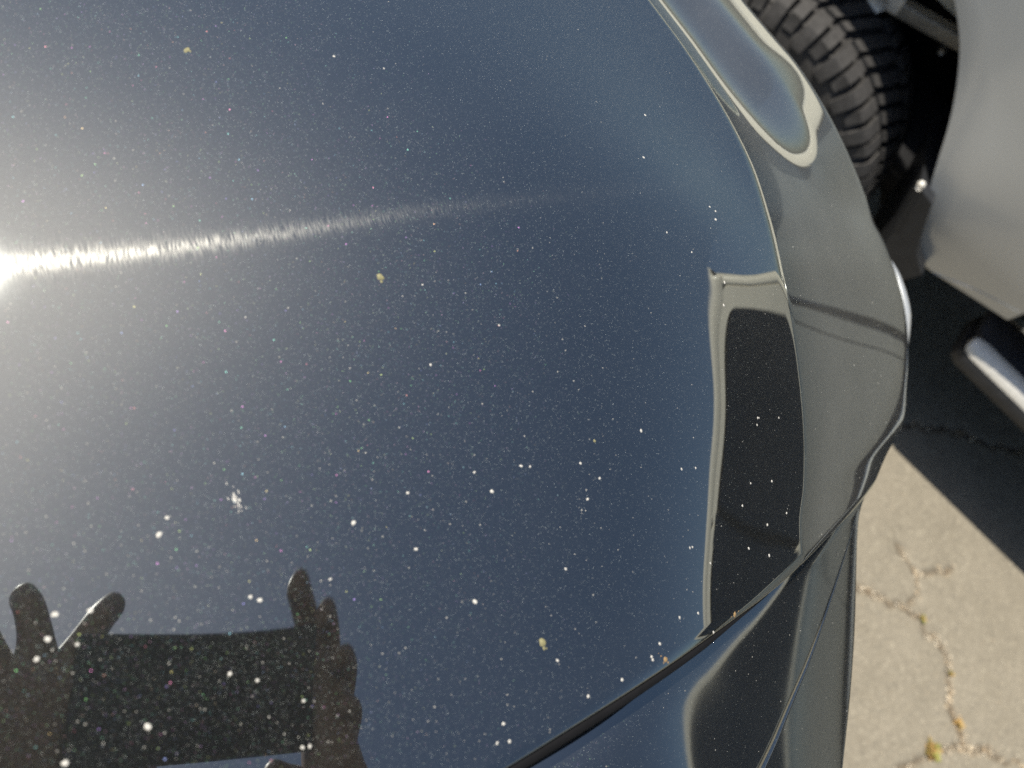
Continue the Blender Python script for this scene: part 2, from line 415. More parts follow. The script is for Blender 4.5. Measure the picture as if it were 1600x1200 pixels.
def cell(x, y):
    u = (np.clip(x, X0, X1 - 1e-6) - X0) / DX; v = (np.clip(y, Y0, Y1 - 1e-6) - Y0) / DX
    i = np.minimum(u.astype(int), nx - 4); j = np.minimum(v.astype(int), ny - 4); return i, j, u - i, v - j
def evalz(C, x, y):
    x = np.asarray(x, float); y = np.asarray(y, float); i, j, f, g = cell(x, y); bx, by, dx, dy = b3(f), b3(g), b3d(f), b3d(g)
    z = gx = gy = 0
    for a in range(4):
        for b in range(4):
            c = C[i + a, j + b]; z = z + c * bx[a] * by[b]; gx = gx + c * dx[a] * by[b] / DX; gy = gy + c * bx[a] * dy[b] / DX
    return z, gx, gy
CZ = np.full((nx, ny), HZ)
def hit(px, py, C=None):
    C = CZ if C is None else C; z = HZ
    for _ in range(25):
        p = onz(px, py, z); z2 = float(evalz(C, p[0], p[1])[0])
        if abs(z2 - z) < 1e-7: break
        z = z2
    return onz(px, py, z2)
idx = np.arange(nx * ny).reshape(nx, ny)
def dif(n, k): return np.diff(np.eye(n), k, axis=0)
def kr(kx, ky):
    a = dif(nx, kx) if kx else np.eye(nx); b = dif(ny, ky) if ky else np.eye(ny); return np.kron(a.T @ a, b.T @ b)
RTR = (kr(3, 0) + kr(0, 3) + 3 * kr(2, 1) + 3 * kr(1, 2)) * (REG3 / DX ** 2) + (kr(2, 0) + kr(0, 2) + 2 * kr(1, 1)) * (REG2 / DX ** 2)
def solve(CZ_, targets, pins, hit_):
    for it in range(5):
        AtA = RTR.copy(); Atb = np.zeros(nx * ny)
        def add(ri, rv, rhs, w):
            AtA[np.ix_(ri, ri)] += w * np.outer(rv, rv); Atb[ri] += w * np.array(rv) * rhs
        def basis(p):
            i, j, f, g = cell(np.array(p[0]), np.array(p[1]))
            ids = [idx[int(i) + a, int(j) + b] for a in range(4) for b in range(4)]
            bx, by, dx, dy = b3(float(f)), b3(float(g)), b3d(float(f)), b3d(float(g))
            o = lambda u, v: np.array([u[a] * v[b] for a in range(4) for b in range(4)])
            return ids, o(bx, by), o(dx, by) / DX, o(bx, dy) / DX
        for px, py, kind, val, w_ in targets:
            p = hit_(px, py, CZ_); d = ray(px, py); ids, bz, gxr, gyr = basis(p)
            n = val if kind == 'n' else nrm(SUN - d) if kind == 's' else nrm(nrm(val - p) - d)
            if kind == 's':
                add(ids, gxr * SCR[0] + gyr * SCR[1], -(n[0] * SCR[0] + n[1] * SCR[1]) / n[2], 10 * w_); continue
            add(ids, gxr, -n[0] / n[2], 10 * w_); add(ids, gyr, -n[1] / n[2], 10 * w_)
        for x, y, z, w_ in pins:
            ids, bz, _, _ = basis((x, y)); add(ids, bz, z, w_)
        CZ_ = np.linalg.solve(AtA + 1e-9 * np.eye(nx * ny), Atb).reshape(nx, ny)
    return CZ_
p_ = onz(1210, 410, 1.29)
CZ = solve(CZ, TG, [(p_[0], p_[1], 1.29, 1000)], hit)

# outline of the bonnet: crest line on the right, shut line at the foot
CREST_PX = [(1010, 0), (1055, 60), (1095, 120), (1133, 185), (1165, 255), (1190, 335), (1210, 415), (1227, 490), (1240, 560), (1249, 630), (1254, 700), (1254, 760), (1248, 815), (1252, 880)]
crest = [hit(*p)[:2] for p in CREST_PX]
t0 = nrm(crest[0] - crest[1])
crest = [crest[0] + t0 * 1.05 + np.array([-.30, 0.0]), crest[0] + t0 * .66 + np.array([-.10, 0.0]), crest[0] + t0 * .40 + np.array([-.03, 0]), crest[0] + t0 * .18] + crest
NC = 300
crest_xy = resample(spline(crest, 600), NC)
SHUT_PX = [(1252, 880), (1228, 903), (1190, 934), (1150, 963), (1100, 999), (1050, 1034), (1000, 1067), (900, 1130), (790, 1198), (600, 1310), (300, 1480)]
shut = [hit(*p)[:2] for p in SHUT_PX]
t1 = nrm(shut[-1] - shut[-3]); shut += [shut[-1] + t1 * .2, shut[-1] + t1 * .42, shut[-1] + t1 * 1.1]
NS = 300
shut_xy = resample(spline(shut, 600), NS)
A_, B_, C_ = crest_xy[0], crest_xy[-1], shut_xy[-1]; D_ = np.array([C_[0], A_[1]])
up_edge = np.linspace(A_, D_, NS); left_edge = np.linspace(D_, C_, NC)
su = (np.linspace(0, 1, NS) ** 2.0)               # finer near the crest
def at(P, t): return np.stack([np.interp(t, np.linspace(0, 1, len(P)), P[:, k]) for k in range(P.shape[1])], -1)
shut_s, up_s = at(shut_xy, su), at(up_edge, su)
lid = np.zeros((NC, NS, 2))
for i in range(NC):
    t = i / (NC - 1)
    a = crest_xy[i] * (1 - su[:, None]) + left_edge[i] * su[:, None]
    b = up_s * (1 - t) + shut_s * t
    c = (A_ * (1 - su[:, None]) + D_ * su[:, None]) * (1 - t) + (B_ * (1 - su[:, None]) + C_ * su[:, None]) * t
    lid[i] = a + b - c
def evalx(C, x, y):                               # straight on past the fitted area
    z, gx, gy = evalz(C, x, y); ox = x - np.clip(x, X0, X1 - 1e-6); oy = y - np.clip(y, Y0, Y1 - 1e-6)
    return z + gx * ox + gy * oy, gx, gy
lz, lgx, lgy = evalx(CZ, lid[..., 0], lid[..., 1])
LID = np.concatenate([lid, lz[..., None]], -1)

# rolled nose beyond the crest: prescribed tilt along outward lines
SIL_PX = np.array([(1095, -90), (1160, 0), (1215, 62), (1255, 115), (1290, 172), (1320, 232), (1345, 292), (1370, 345), (1390, 388), (1404, 430), (1414, 470), (1418, 510), (1419, 560), (1417, 610), (1413, 655), (1400, 692), (1385, 718), (1370, 742), (1352, 765)], float)
PAIR = [((1010, 0), (1185, 25)), ((1055, 60), (1228, 80)), ((1095, 120), (1270, 145)), ((1165, 255), (1335, 272)), ((1210, 415), (1398, 415)), ((1240, 560), (1419, 558)), ((1254, 700), (1414, 645)), ((1248, 815), (1395, 700)), ((1252, 880), (1366, 748))]
pe = []
for (a, b), dz_ in zip(PAIR, (.04, .045, .05, .10, .19, .175, .155, .13, .10)):
    p = hit(*a); q = onz(b[0], b[1], p[2] - dz_); pe.append((q - p)[:2] / np.linalg.norm((q - p)[:2]))
pk = np.array([np.argmin(np.linalg.norm(crest_xy - hit(*a)[:2], axis=1)) for a, b in PAIR])
eang = np.unwrap([math.atan2(v[1], v[0]) for v in pe])
k = np.arange(NC); EA = np.interp(k, pk, eang)
EA = np.convolve(np.pad(EA, 9, 'edge'), np.ones(19) / 19, 'valid')
E_ = np.stack([np.cos(EA), np.sin(EA)], 1)
cpx = proj(LID[:, 0])
PLAIN_S = np.array([0, .025, .15, .5, .8, .93, .985, 1.02, 1.06, 1.10, 1.14]); PLAIN_T = np.array([0, 27.5, 28.2, 30.0, 33.2, 37.0, 42, 54, 72, 86, 89])
LOOP_S = np.array([0, .03, .14, .19, .23, .28, .33, .42, .48, .54, .58, .82, .88, .93, 1.0, 1.08, 1.14]); LOOP_T = np.array([27.5, 27.5, 27, 20.5, 18.5, 11, 5, 3, 6, 12.5, 17.6, 20.3, 28, 38, 52, 74, 88])
PLAIN_SE = np.array([0, .025, .15, .5, .8, .93, .975, .985, 1.0, 1.02, 1.14]); PLAIN_TE = np.array([0, 27.5, 28.2, 30, 32.5, 33.5, 34.5, 48, 72, 88, 89.])
LC = .62
SN = np.r_[np.linspace(0, .03, 7), np.linspace(.04, .80, 56), np.linspace(.81, 1.14, 52)]
def smooth01(x): x = np.clip(x, 0, 1); return x * x * (3 - 2 * x)
def profile(i, L):
    lt = math.degrees(math.atan(math.hypot(float(lgx[i, 0]), float(lgy[i, 0])))) * max(0, float(nrm([-lgx[i, 0], -lgy[i, 0]]) @ E_[i]))
    py = cpx[i, 1]
    a = PLAIN_T.astype(float).copy(); a[0] = lt
    e = smooth01((py - 620) / 130); S_ = PLAIN_S * (1 - e) + PLAIN_SE * e; a[4:] = a[4:] * (1 - e) + PLAIN_TE[4:] * e
    th = np.interp(SN, S_, a)
    f = smooth01((318 - py) / 255)
    lo_ = np.interp(SN, LOOP_S, LOOP_T.astype(float))
    th = np.where(SN < .03, th, th * (1 - f) + lo_ * f)
    ker = np.array([1, 2, 3, 2, 1]) / 9.; ths = np.convolve(np.pad(th, 2, 'edge'), ker, 'valid'); ths[:9] = th[:9]; th = np.radians(ths)
    # arc length steps
    ds = np.diff(SN) * L; tm = (th[1:] + th[:-1]) / 2
    r = np.r_[0, np.cumsum(ds * np.cos(tm))]; z = np.r_[0, -np.cumsum(ds * np.sin(tm))]
    return r, z
def sil_excess(P, S):
    q = proj(P); o = np.argsort(S[:, 1]); return (q[:, 0] - np.interp(q[:, 1], S[o, 1], S[o, 0])).max()
NOSE = np.zeros((NC, len(SN), 3)); LL = np.zeros(NC)
for i in range(NC):
    lo, hi = .005, .45
    if cpx[i, 1] < -95: LL[i] = -1; continue
    for _ in range(22):
        L = (lo + hi) / 2; r, z = profile(i, L)
        P = np.concatenate([LID[i, 0, :2] + np.outer(r, E_[i]), (LID[i, 0, 2] + z)[:, None]], 1)
        if sil_excess(P, SIL_PX) > 0: hi = L
        else: lo = L
    LL[i] = (lo + hi) / 2
first = np.argmax(LL > 0); LL[:first] = LL[first]
LL = np.convolve(np.pad(LL, 4, 'edge'), np.ones(9) / 9, 'valid')
for i in range(NC):
    r, z = profile(i, LL[i]); NOSE[i] = np.concatenate([LID[i, 0, :2] + np.outer(r, E_[i]), (LID[i, 0, 2] + z)[:, None]], 1)
# drop below the nose
tail = NOSE[:, -1:, :] + np.stack([np.zeros((NC, 3)), np.concatenate([-.004 * E_, -np.full((NC, 1), .05)], 1), np.concatenate([-.02 * E_, -np.full((NC, 1), .12)], 1)], 1)[:, 1:, :]
HOOD = np.concatenate([LID[:, ::-1], NOSE[:, 1:], tail], 1)
# turned-down flange along the shut line (last row)
last = HOOD[-1].copy(); inn = nrm(HOOD[-2] - HOOD[-1]); inn[:, 2] = 0
fl = [last + inn * .0 + np.array([0, 0, 0])]
rows = [HOOD]
for dd, dz in ((-.0008, -.0006), (-.0012, -.0022), (-.0010, -.010), (.004, -.022)):
    rows.append((last + inn * dd + np.array([0, 0, dz]))[None])
HOODF = np.concatenate(rows, 0)

car = thing('dark_car', 'dark blue black metallic car with dusty scratched, dust specked bonnet filling the picture', 'car', (0, 0, 0))
hood = grid_mesh('hood', HOODF, M_PAINT, car, flip=False)
dz = np.full(HOODF.shape[:2], .14); dz[:NC, NS + 2:NS + len(SN)] = .14 + .86 * smooth01((np.arange(len(SN) - 2)) / 14.); dz[NC:] = 0  # painted haze grows over the nose to brighten it
da = hood.data.attributes.new('hazy', 'FLOAT', 'POINT'); da.data.foreach_set('value', dz.ravel().astype(np.float32))

# ------------------------------------------------------------------ panel below the shut line
SPX = [(1366, 748), (1345, 772), (1318, 806), (1290, 840), (1268, 866)] + SHUT_PX[1:]
ht = HOOD[-1]                                      # the bonnet's lower edge, from inner end over the crest to the nose
iC = NS - 1
edge_lo = np.vstack([HOOD[-1][:iC + 1], NOSE[-1, 1:]])[::-1]       # nose -> crest -> along shut line
epx = proj(edge_lo)
vis = np.arange(len(edge_lo))
j0 = int(np.argmin(np.linalg.norm(epx - np.array([1366, 748]), axis=1)))
edge_lo = resample(edge_lo[j0:], 420); epx = proj(edge_lo)
PAIR2 = [((1366, 748), (1392, 772)), ((1318, 806), (1352, 818)), ((1268, 866), (1340, 915)), ((1200, 925), (1336, 1050)), ((1100, 999), (1318, 1210)), ((1000, 1067), (1270, 1400)), ((790, 1198), (1050, 1650)), ((300, 1480), (560, 2000))]
pe = []; pk = []
for a, b in PAIR2:
    i = int(np.argmin(np.linalg.norm(epx - np.array(a), axis=1))); p = edge_lo[i]; q = onz(b[0], b[1], p[2] - .06)
    pe.append(math.atan2((q - p)[1], (q - p)[0])); pk.append(i)
ne = len(edge_lo); EA2 = np.interp(np.arange(ne), pk, np.unwrap(pe)); EA2 = np.convolve(np.pad(EA2, 9, 'edge'), np.ones(19) / 19, 'valid')
E2 = np.stack([np.cos(EA2), np.sin(EA2)], 1)
SIL2 = np.array([(1400, 700), (1372, 745), (1352, 772), (1343, 800), (1339, 850), (1338, 920), (1336, 1000), (1330, 1080), (1322, 1160), (1314, 1230), (1300, 1350), (1280, 1500)], float)
DROP = np.interp(np.arange(ne), [0, pk[1], pk[2], pk[3], pk[4], ne], [.010, .013, .018, .026, .034, .034])
START = np.interp(np.arange(ne), [0, pk[2], pk[4], ne], [-.004, -.003, .004, .0055])
T2 = []
for px, py, yq in [(1152, 1018, -2.03), (1128, 1066, -2.13), (1106, 1124, -2.25), (1082, 1186, -2.36)]: T2.append((px, py, 'q', np.array([ROOF[0] - .05, yq, ROOF[1] - .20]), 5.0))
for px, py, yq in [(1125, 1012, -2.05), (1100, 1060, -2.15), (1080, 1120, -2.27), (1055, 1182, -2.38)]: T2.append((px, py, 'q', np.array([ROOF[0], yq, ROOF[1]]), 3.0))
for px, py, yq in [(1262, 895, -1.80), (1246, 960, -1.92), (1236, 1060, -2.10), (1225, 1180, -2.32)]: T2.append((px, py, 'q', np.array([SILL[0], yq, SILL[1] + .03]), 3.0))
for px, py, n_ in [(850, 1220, (.03, -.07, 1)), (600, 1380, (.01, -.06, 1)), (1000, 1120, (.06, -.10, 1)), (950, 1300, (.05, -.10, 1))]: T2.append((px, py, 'n', nrm(n_), 1.0))
pins = [(*(edge_lo[i, :2] + E2[i] * START[i]), edge_lo[i, 2] - DROP[i], 30) for i in range(0, ne, 14)]
CZ2 = solve(CZ - .03, T2, pins, hit)
S2N = np.linspace(0, 1.0, 58) ** 1.35; R2N = np.linspace(0, 1, 14)[1:]
def lowpanel(i, L):
    b = edge_lo[i, :2] + E2[i] * START[i]; r = S2N * L
    z, gx, gy = evalx(CZ2, b[0] + E2[i, 0] * r, b[1] + E2[i, 1] * r)
    z = z - .0085 * np.maximum(0, 1 - r / .030) ** 2          # rolled shoulder beside the gap
    th0 = math.atan(-(gx[-1] * E2[i, 0] + gy[-1] * E2[i, 1])); R = min(.0045, .3 * L)
    th = th0 + (math.radians(89) - th0) * R2N
    rr = r[-1] + R * (np.sin(th) - math.sin(th0)); zz = z[-1] - R * (math.cos(th0) - np.cos(th))
    rr, zz = np.r_[r, rr], np.r_[z, zz]
    return np.concatenate([b + np.outer(rr, E2[i]), zz[:, None]], 1)
L2 = np.zeros(ne)
for i in range(ne):
    lo, hi = .006, .24
    for _ in range(18):
        L = (lo + hi) / 2; P = lowpanel(i, L)
        if sil_excess(P, SIL2) > 0: hi = L
        else: lo = L
    L2[i] = (lo + hi) / 2
L2 = np.convolve(np.pad(L2, 8, 'edge'), np.ones(17) / 17, 'valid')
LOW = np.array([lowpanel(i, L2[i]) for i in range(ne)])
SEAM = np.array([(1352, 762), (1340, 800), (1326, 850), (1310, 900), (1296, 940), (1280, 985), (1262, 1035), (1240, 1085), (1215, 1145), (1190, 1200), (1140, 1300), (1060, 1450), (800, 1900)], float)
nseam = 40; FEN, BMP = [], []
o_ = np.argsort(SEAM[:, 1])
for i in range(ne):
    q = proj(LOW[i]); ex = q[:, 0] - np.interp(q[:, 1], SEAM[o_, 1], SEAM[o_, 0])
    up = np.where((ex[1:] >= 0) & (ex[:-1] < 0))[0]
    if len(up): k_ = up[0]; sx = k_ + ex[k_] / (ex[k_] - ex[k_ + 1])
    else: sx = 2.0 if ex[0] >= 0 else 56.0
    FEN.append(sx)
FEN = np.convolve(np.pad(np.array(FEN), 4, 'edge'), np.ones(9) / 9, 'valid')
F_G, B_G = np.zeros((ne, nseam + 2, 3)), np.zeros((ne, nseam + 3, 3))
ii = np.arange(LOW.shape[1])
for i in range(ne):
    cut = FEN[i]; g = .28e-3 / max(L2[i], .02) * 60
    a = np.linspace(0, cut - g, nseam); b = np.linspace(cut + g, LOW.shape[1] - 1, nseam)
    fa = np.stack([np.interp(a, ii, LOW[i][:, k]) for k in range(3)], 1); fb = np.stack([np.interp(b, ii, LOW[i][:, k]) for k in range(3)], 1)
    e3 = np.r_[E2[i], 0]
    F_G[i] = np.vstack([fa, fa[-1] + e3 * .00012 + [0, 0, -.0007], fa[-1] + [0, 0, -.010]])
    B_G[i] = np.vstack([fb[0] + [0, 0, -.010], fb[0] - e3 * .00012 + [0, 0, -.0007], fb + [0, 0, -.0003], ((fb[-1] - e3 * .01) * [1, 1, 0] + [0, 0, .55])[None]])
for o in (grid_mesh('fender', F_G, M_PAINT_LOW, car), grid_mesh('bumper_corner', B_G, M_PAINT_LOW, car)):
    da = o.data.attributes.new('hazy', 'FLOAT', 'POINT'); da.data.foreach_set('value', np.full(len(o.data.vertices), .16, np.float32))
# rubber seal lying in the gap
seal = np.zeros((ne, 7, 3)); wd = np.interp(np.arange(ne), [0, pk[2] - 6, pk[2] + 12, pk[3], pk[4], ne], [.0004, .0006, .0016, .0034, .0062, .0068])
for i in range(ne):
    e3 = np.r_[E2[i], 0]; b = edge_lo[i]
    for k_, (u, v) in enumerate([(-.004, -.010), (-.001, -.0036), (.4, -.0030), (.75, -.0036), (1.0, -.0060), (1.02, -.014), (.3, -.022)]):
        seal[i, k_] = b + e3 * (u if u < 0 else u * wd[i]) + [0, 0, v]
grid_mesh('rubber_seal', seal, M_RUBBER, car, flip=True)
# side skin of the car down to the sills, and an underside that closes it
sk = np.vstack([HOOD[:, -1][::1]]); sk2 = sk.copy(); sk2[:, 2] = .95; sk3 = sk - np.c_[E_ * .04, np.zeros(NC)]; sk3[:, 2] = .50; sk4 = sk - np.c_[E_ * .12, np.zeros(NC)]; sk4[:, 2] = .34
grid_mesh('front_bumper', np.stack([sk - np.c_[E_ * .012, np.zeros(NC)], sk2 - np.c_[E_ * .010, np.zeros(NC)], sk3, sk4], 1), M_PAINT_LOW, car)
# moulded lip of the bumper that shows past the nose, its sunlit gleam put in as silver colour
lipP = np.array([onz(x, y, z) for x, y, z in [(1374, 385, 1.04), (1391, 415, 1.04), (1403, 448, 1.04), (1410, 480, 1.04), (1411, 512, 1.04), (1408, 545, 1.04), (1400, 580, 1.04)]])
mb = MB(); mb.tube(resample(spline(lipP, 60), 60), np.interp(np.linspace(0, 1, 60), [0, .25, .55, .8, 1], [.001, .0058, .0078, .0060, .002]), 14)
mb.build('bumper_lip', M_SILVER, car)
# inner body box (keeps light out of the gaps) with the left-hand side of the car beyond the frame
ring = np.vstack([LID[::6, 0], LID[-1, ::6], LID[::-6, -1], LID[0, ::-6]]); cen = ring.mean(0); R1 = ring.copy(); R1[:, :2] = cen[:2] + (ring[:, :2] - cen[:2]) * .985; R1[:, 2] -= .045
R2 = R1.copy(); R2[:, 2] = .42; n = len(ring)
pydata('inner_body', np.vstack([R1, R2, [R1.mean(0) - [0, 0, .03]]]), [(i, (i + 1) % n, n + (i + 1) % n, n + i) for i in range(n)] + [((i + 1) % n, i, 2 * n) for i in range(n)], M_TRIM, car, False)

# ------------------------------------------------------------------ silver pickup beside it
suv = thing('pickup_truck', 'silver pickup truck parked beyond the dark car with knobbly tyre and side step', 'truck', (1.42, .07, 0))
WY, WZ, WR, TX = .068, .372, .378, 1.389
ACY, ACZ = .045, .42
GAP0, GAP1 = -.668, -.704                         # slot between the load bed and the cab
def body_x(y, z):
    x = 1.42 + (.04 + .09 * smooth01((y + .55) / .25)) * max(0, z - .62) * smooth01((z - .55) / .3) + .10 * max(0, z - .80) ** 2
    x += .55 * max(0, .66 - z) ** 2
    x += .030 * smooth01((-.30 - y) / .5)
    return float(x)
def on_body(px, py):
    x = 1.45
    for _ in range(30): p = onx(px, py, x); x = body_x(p[1], p[2])
    return (p[1], p[2])
ARCH_PTS = [on_body(*q) for q in [(1592, 487), (1520, 450), (1450, 420), (1434, 402), (1430, 385), (1438, 352), (1447, 315), (1464, 255), (1481, 200), (1492, 150), (1498, 100), (1499, 60), (1491, 0), (1478, -50)]]
y_, z_ = ARCH_PTS[-1]
ARCH_PTS += [(y_ + .07, z_ + .035), (.09, z_ + .045), (.2, z_ + .02), (.33, z_ - .06), (.45, .75), (.52, .60), (.54, .50)]
arch = resample(spline(ARCH_PTS, 400), 110)
outer = []
for (y, z) in arch:
    v = np.array([y - ACY, z - ACZ]); v /= np.linalg.norm(v)
    tt = []
    if v[0] < 0: tt.append((GAP0 - ACY) / v[0])
    if v[0] > 0: tt.append((1.30 - ACY) / v[0])
    if v[1] > 0: tt.append((1.16 - ACZ) / v[1])
    else: tt.append((.53 - ACZ) / v[1])
    t = min(q for q in tt if q > 0); outer.append((ACY + v[0] * t, ACZ + v[1] * t))
G = []
for a, b in zip(arch, np.array(outer)):
    row = [(body_x(*a) + dx_, a[0], a[1]) for dx_ in (.06, .02, .006)]
    for f in np.linspace(0, 1, 16):
        y, z = a * (1 - f) + b * f; row.append((body_x(y, z) - .003 * math.exp(-f * 12) + (.004 if f == 0 else 0), y, z))
    row.append((row[-1][0] + .05, row[-1][1] - (.0005 if abs(row[-1][1] - GAP0) < .002 else 0), row[-1][2])); G.append(row)
keep(sharp(grid_mesh('bed_side', G, M_SILVER, flip=True), 50), suv)
xr = body_x(-.6, 1.16)
pr = [(xr + .004, 1.140), (xr - .004, 1.146), (xr - .001, 1.154), (xr + .03, 1.184), (xr + .075, 1.228), (xr + .105, 1.245), (xr + .135, 1.25), (xr + .165, 1.243), (xr + .175, 1.22), (xr + .175, .80)]
keep(grid_mesh('bed_rail', [[(x, y, z) for x, z in pr] for y in np.linspace(GAP0, 1.30, 14)], M_SILVER_LIT, flip=True), suv)
keep(grid_mesh('bed_rail', [[(4.78 - x, y, z) for x, z in pr] for y in np.linspace(GAP0, 1.30, 14)], M_SILVER_LIT), suv)
mb = MB(); mb.box((2.36, 1.31, .95), (1.80, .06, .60), bevel=.015); keep(mb.build('tailgate', M_SILVER), suv)
mb = MB(); mb.box((2.36, 1.42, .58), (1.80, .16, .18), bevel=.03); keep(mb.build('rear_bumper', M_STEEL), suv)
def panel(name, y0, y1, z0, z1, mat, ny_=24, nz_=16, off=0.0, rim=.03):
    ysn = np.r_[y0, np.linspace(y0, y1, ny_), y1]; zsn = np.linspace(z0, z1, nz_); G = []
    for i, y in enumerate(ysn):
        edge = i in (0, len(ysn) - 1)
        row = [(body_x(y, z0) + rim + off, y, z0)] + [(body_x(y, z) + off + (rim if edge else 0), y, z) for z in zsn]
        G.append(row + [(body_x(y, z1) + rim + off, y, z1)])
    return keep(sharp(grid_mesh(name, G, mat, flip=True), 50), suv)
panel('cab_corner', GAP1, -.752, .56, SILL[1] - .01, M_SILVER, 6)
panel('rear_door', -.759, -1.75, .56, SILL[1] - .01, M_SILVER)
panel('front_door', -1.758, -3.00, .56, SILL[1] - .01, M_SILVER)
panel('front_fender', -3.008, -3.25, .56, SILL[1] - .03, M_SILVER)
panel('front_fender', -4.15, -4.75, .62, SILL[1] - .06, M_SILVER); panel('front_fender', -3.25, -4.15, .92, SILL[1] - .03, M_SILVER)
def side_pt(y, z):
    f = (z - SILL[1]) / (ROOF[1] - SILL[1]); return np.array([SILL[0] + .012 + (ROOF[0] - SILL[0] - .012) * f + .03 * math.sin(math.pi * f) * -1, y, z])
def dense(ring, n=6):
    P = np.array(ring, float); out = []
    for i in range(len(P)):
        a, b = P[i], P[(i + 1) % len(P)]; m = max(1, int(np.linalg.norm(b - a) / .06))
        out += [tuple(a + (b - a) * k_ / m) for k_ in range(m)]
    return out
def frame(name, ring_o, ring_i, mat, off=0.0, thick=.05):
    n = len(ring_o); A = np.array([side_pt(*p) for p in ring_o]); B = np.array([side_pt(*p) for p in ring_i]); A[:, 0] += off; B[:, 0] += off
    A2 = np.array([side_pt(*p) for p in ring_o]); V = np.vstack([A, B, B + [.02, 0, 0], A + [thick, 0, 0]]); F = []
    for i in range(n):
        j = (i + 1) % n; F += [(i, j, n + j, n + i), (n + i, n + j, 2 * n + j, 2 * n + i), (j, i, 3 * n + i, 3 * n + j)]
    return keep(pydata(name, V, F, mat, None, False), suv)
def rr_(pts, r=.05, n=6, sub=14):
    out = []; P = [np.array(p, float) for p in pts]; k = len(P); C_ = []
    for i in range(k):
        a, b, c = P[i - 1], P[i], P[(i + 1) % k]; u = nrm(a - b) * r; v = nrm(c - b) * r
        C_.append([b + u * (1 - t) ** 2 + v * t * t for t in np.linspace(0, 1, n)])
    for i in range(k):
        out += C_[i]; a, b = C_[i][-1], C_[(i + 1) % k][0]; out += [a + (b - a) * t for t in np.linspace(0, 1, sub + 2)[1:-1]]
    return out
def side_sheet(name, y0, y1, z0, z1, mat, off, skew=0.0, nz_=12):
    G = [[side_pt(y + skew * (z - z0), z) + [off, 0, 0] for z in np.linspace(z0, z1, nz_)] for y in np.linspace(y0, y1, 4)]
    return keep(grid_mesh(name, G, mat, flip=True), suv)
zs0, zs1 = SILL[1] - .006, ROOF[1] - .060
d1o = rr_([(-.759, zs0), (-.759, zs1), (-1.75, zs1), (-1.75, zs0)], .05); d1i = rr_([(-.86, zs0 + .03), (-.86, zs1 - .05), (-1.72, zs1 - .05), (-1.72, zs0 + .03)], .055)
d2o = rr_([(-1.758, zs0), (-1.758, zs1), (-2.75, zs1), (-3.00, zs0)], .05); d2i = rr_([(-1.79, zs0 + .03), (-1.79, zs1 - .05), (-2.68, zs1 - .05), (-2.90, zs0 + .03)], .055)
frame('rear_door_frame', d1o, d1i, M_SILVER_LIT, -.004); frame('front_door_frame', d2o, d2i, M_SILVER_LIT, -.004)
side_sheet('rear_window', -.84, -1.74, zs0 + .01, zs1 - .035, M_GLASS, .010)
side_sheet('front_window', -1.77, -2.68, zs0 + .01, zs1 - .035, M_GLASS, .010); side_sheet('quarter_glass', -2.681, -2.92, zs0 + .01, zs1 - .22, M_GLASS, .010)
side_sheet('pillar_cover', -1.69, -1.82, zs0 + .025, zs1 - .045, M_GLASS, -.008)
# cab corner post and back wall as one skin that turns the corner
G = []
for z in np.linspace(SILL[1] - .012, ROOF[1] - .03, 14):
    p = side_pt(-.752, z); G.append([p + [.05, 0, 0], p + [-.002, 0, 0], p + [-.003, .018, 0], p + [.002, .034, 0], p + [.012, .044, 0], p + [.030, .048, 0], p + [.040, .044, 0]])
keep(grid_mesh('cab_back', G, M_SILVER_LIT), suv)
M_MIRROR = plain('sky_mirror', (.90, .93, .95), .03, 1.0, .0, 6)  # added mirror sheet, makes the cab back reflect sky and blend into it
x0_ = side_pt(-.752, 1.9)[0] + .036
cols = [(side_pt(-.752, 1.5)[0] + .036, -.02), (ROOF[0] + .15, .058), (ROOF[0] + .65, .118), (ROOF[0] + 1.2, .058), (ROOF[0] + 1.30, -.04)]
G = []
for k_, (cx_, ct) in enumerate(cols):
    zt = ROOF[1] + ct; row = []
    for z in np.linspace(SILL[1] - .012, zt, 9):
        x = side_pt(-.752, min(z, ROOF[1]))[0] + .036 if k_ == 0 else cx_
        row.append((x, -.708, z))
    G.append(row)
keep(grid_mesh('cab_back_mirror', G, M_MIRROR, flip=True), suv)
mb = MB(); mb.box((2.36, -.735, .88), (1.60, .05, .60)); keep(mb.build('cab_back_panel', M_SILVER), suv)
# roof with rounded drip edge
prof = [(ROOF[0] - .032, ROOF[1] - .066), (ROOF[0] - .028, ROOF[1] - .034), (ROOF[0] - .010, ROOF[1] - .010), (ROOF[0] + .03, ROOF[1] + .016), (ROOF[0] + .15, ROOF[1] + .060), (ROOF[0] + .65, ROOF[1] + .12), (ROOF[0] + 1.2, ROOF[1] + .06), (ROOF[0] + 1.33, ROOF[1] - .06)]
G = [[(x + ix * (1 if x < 2.3 else -1), y, z - dz * (1 if k_ > 1 else .6)) for k_, (x, z) in enumerate(prof)] for y, ix, dz in ((-.7082, .006, .012), (-.712, .004, .006), (-.724, .001, .002), (-.76, 0, 0), (-1.3, 0, -.004), (-2.0, 0, -.002), (-2.7, .01, .01), (-2.82, .03, .05))]
keep(grid_mesh('roof', G, M_SILVER_LIT, flip=True), suv)
keep(pydata('windscreen', [(1.62, -3.45, 1.22), (3.1, -3.45, 1.22), (2.96, -2.80, 1.93), (1.76, -2.80, 1.93)], [(0, 1, 2, 3)], M_GLASS, None, False), suv)
pr = [(body_x(-3, 1.17) + .002, 1.168), (1.50, 1.195), (1.54, 1.21), (1.60, 1.222), (1.75, 1.24), (2.33, 1.27), (2.9, 1.24), (3.2, 1.17)]
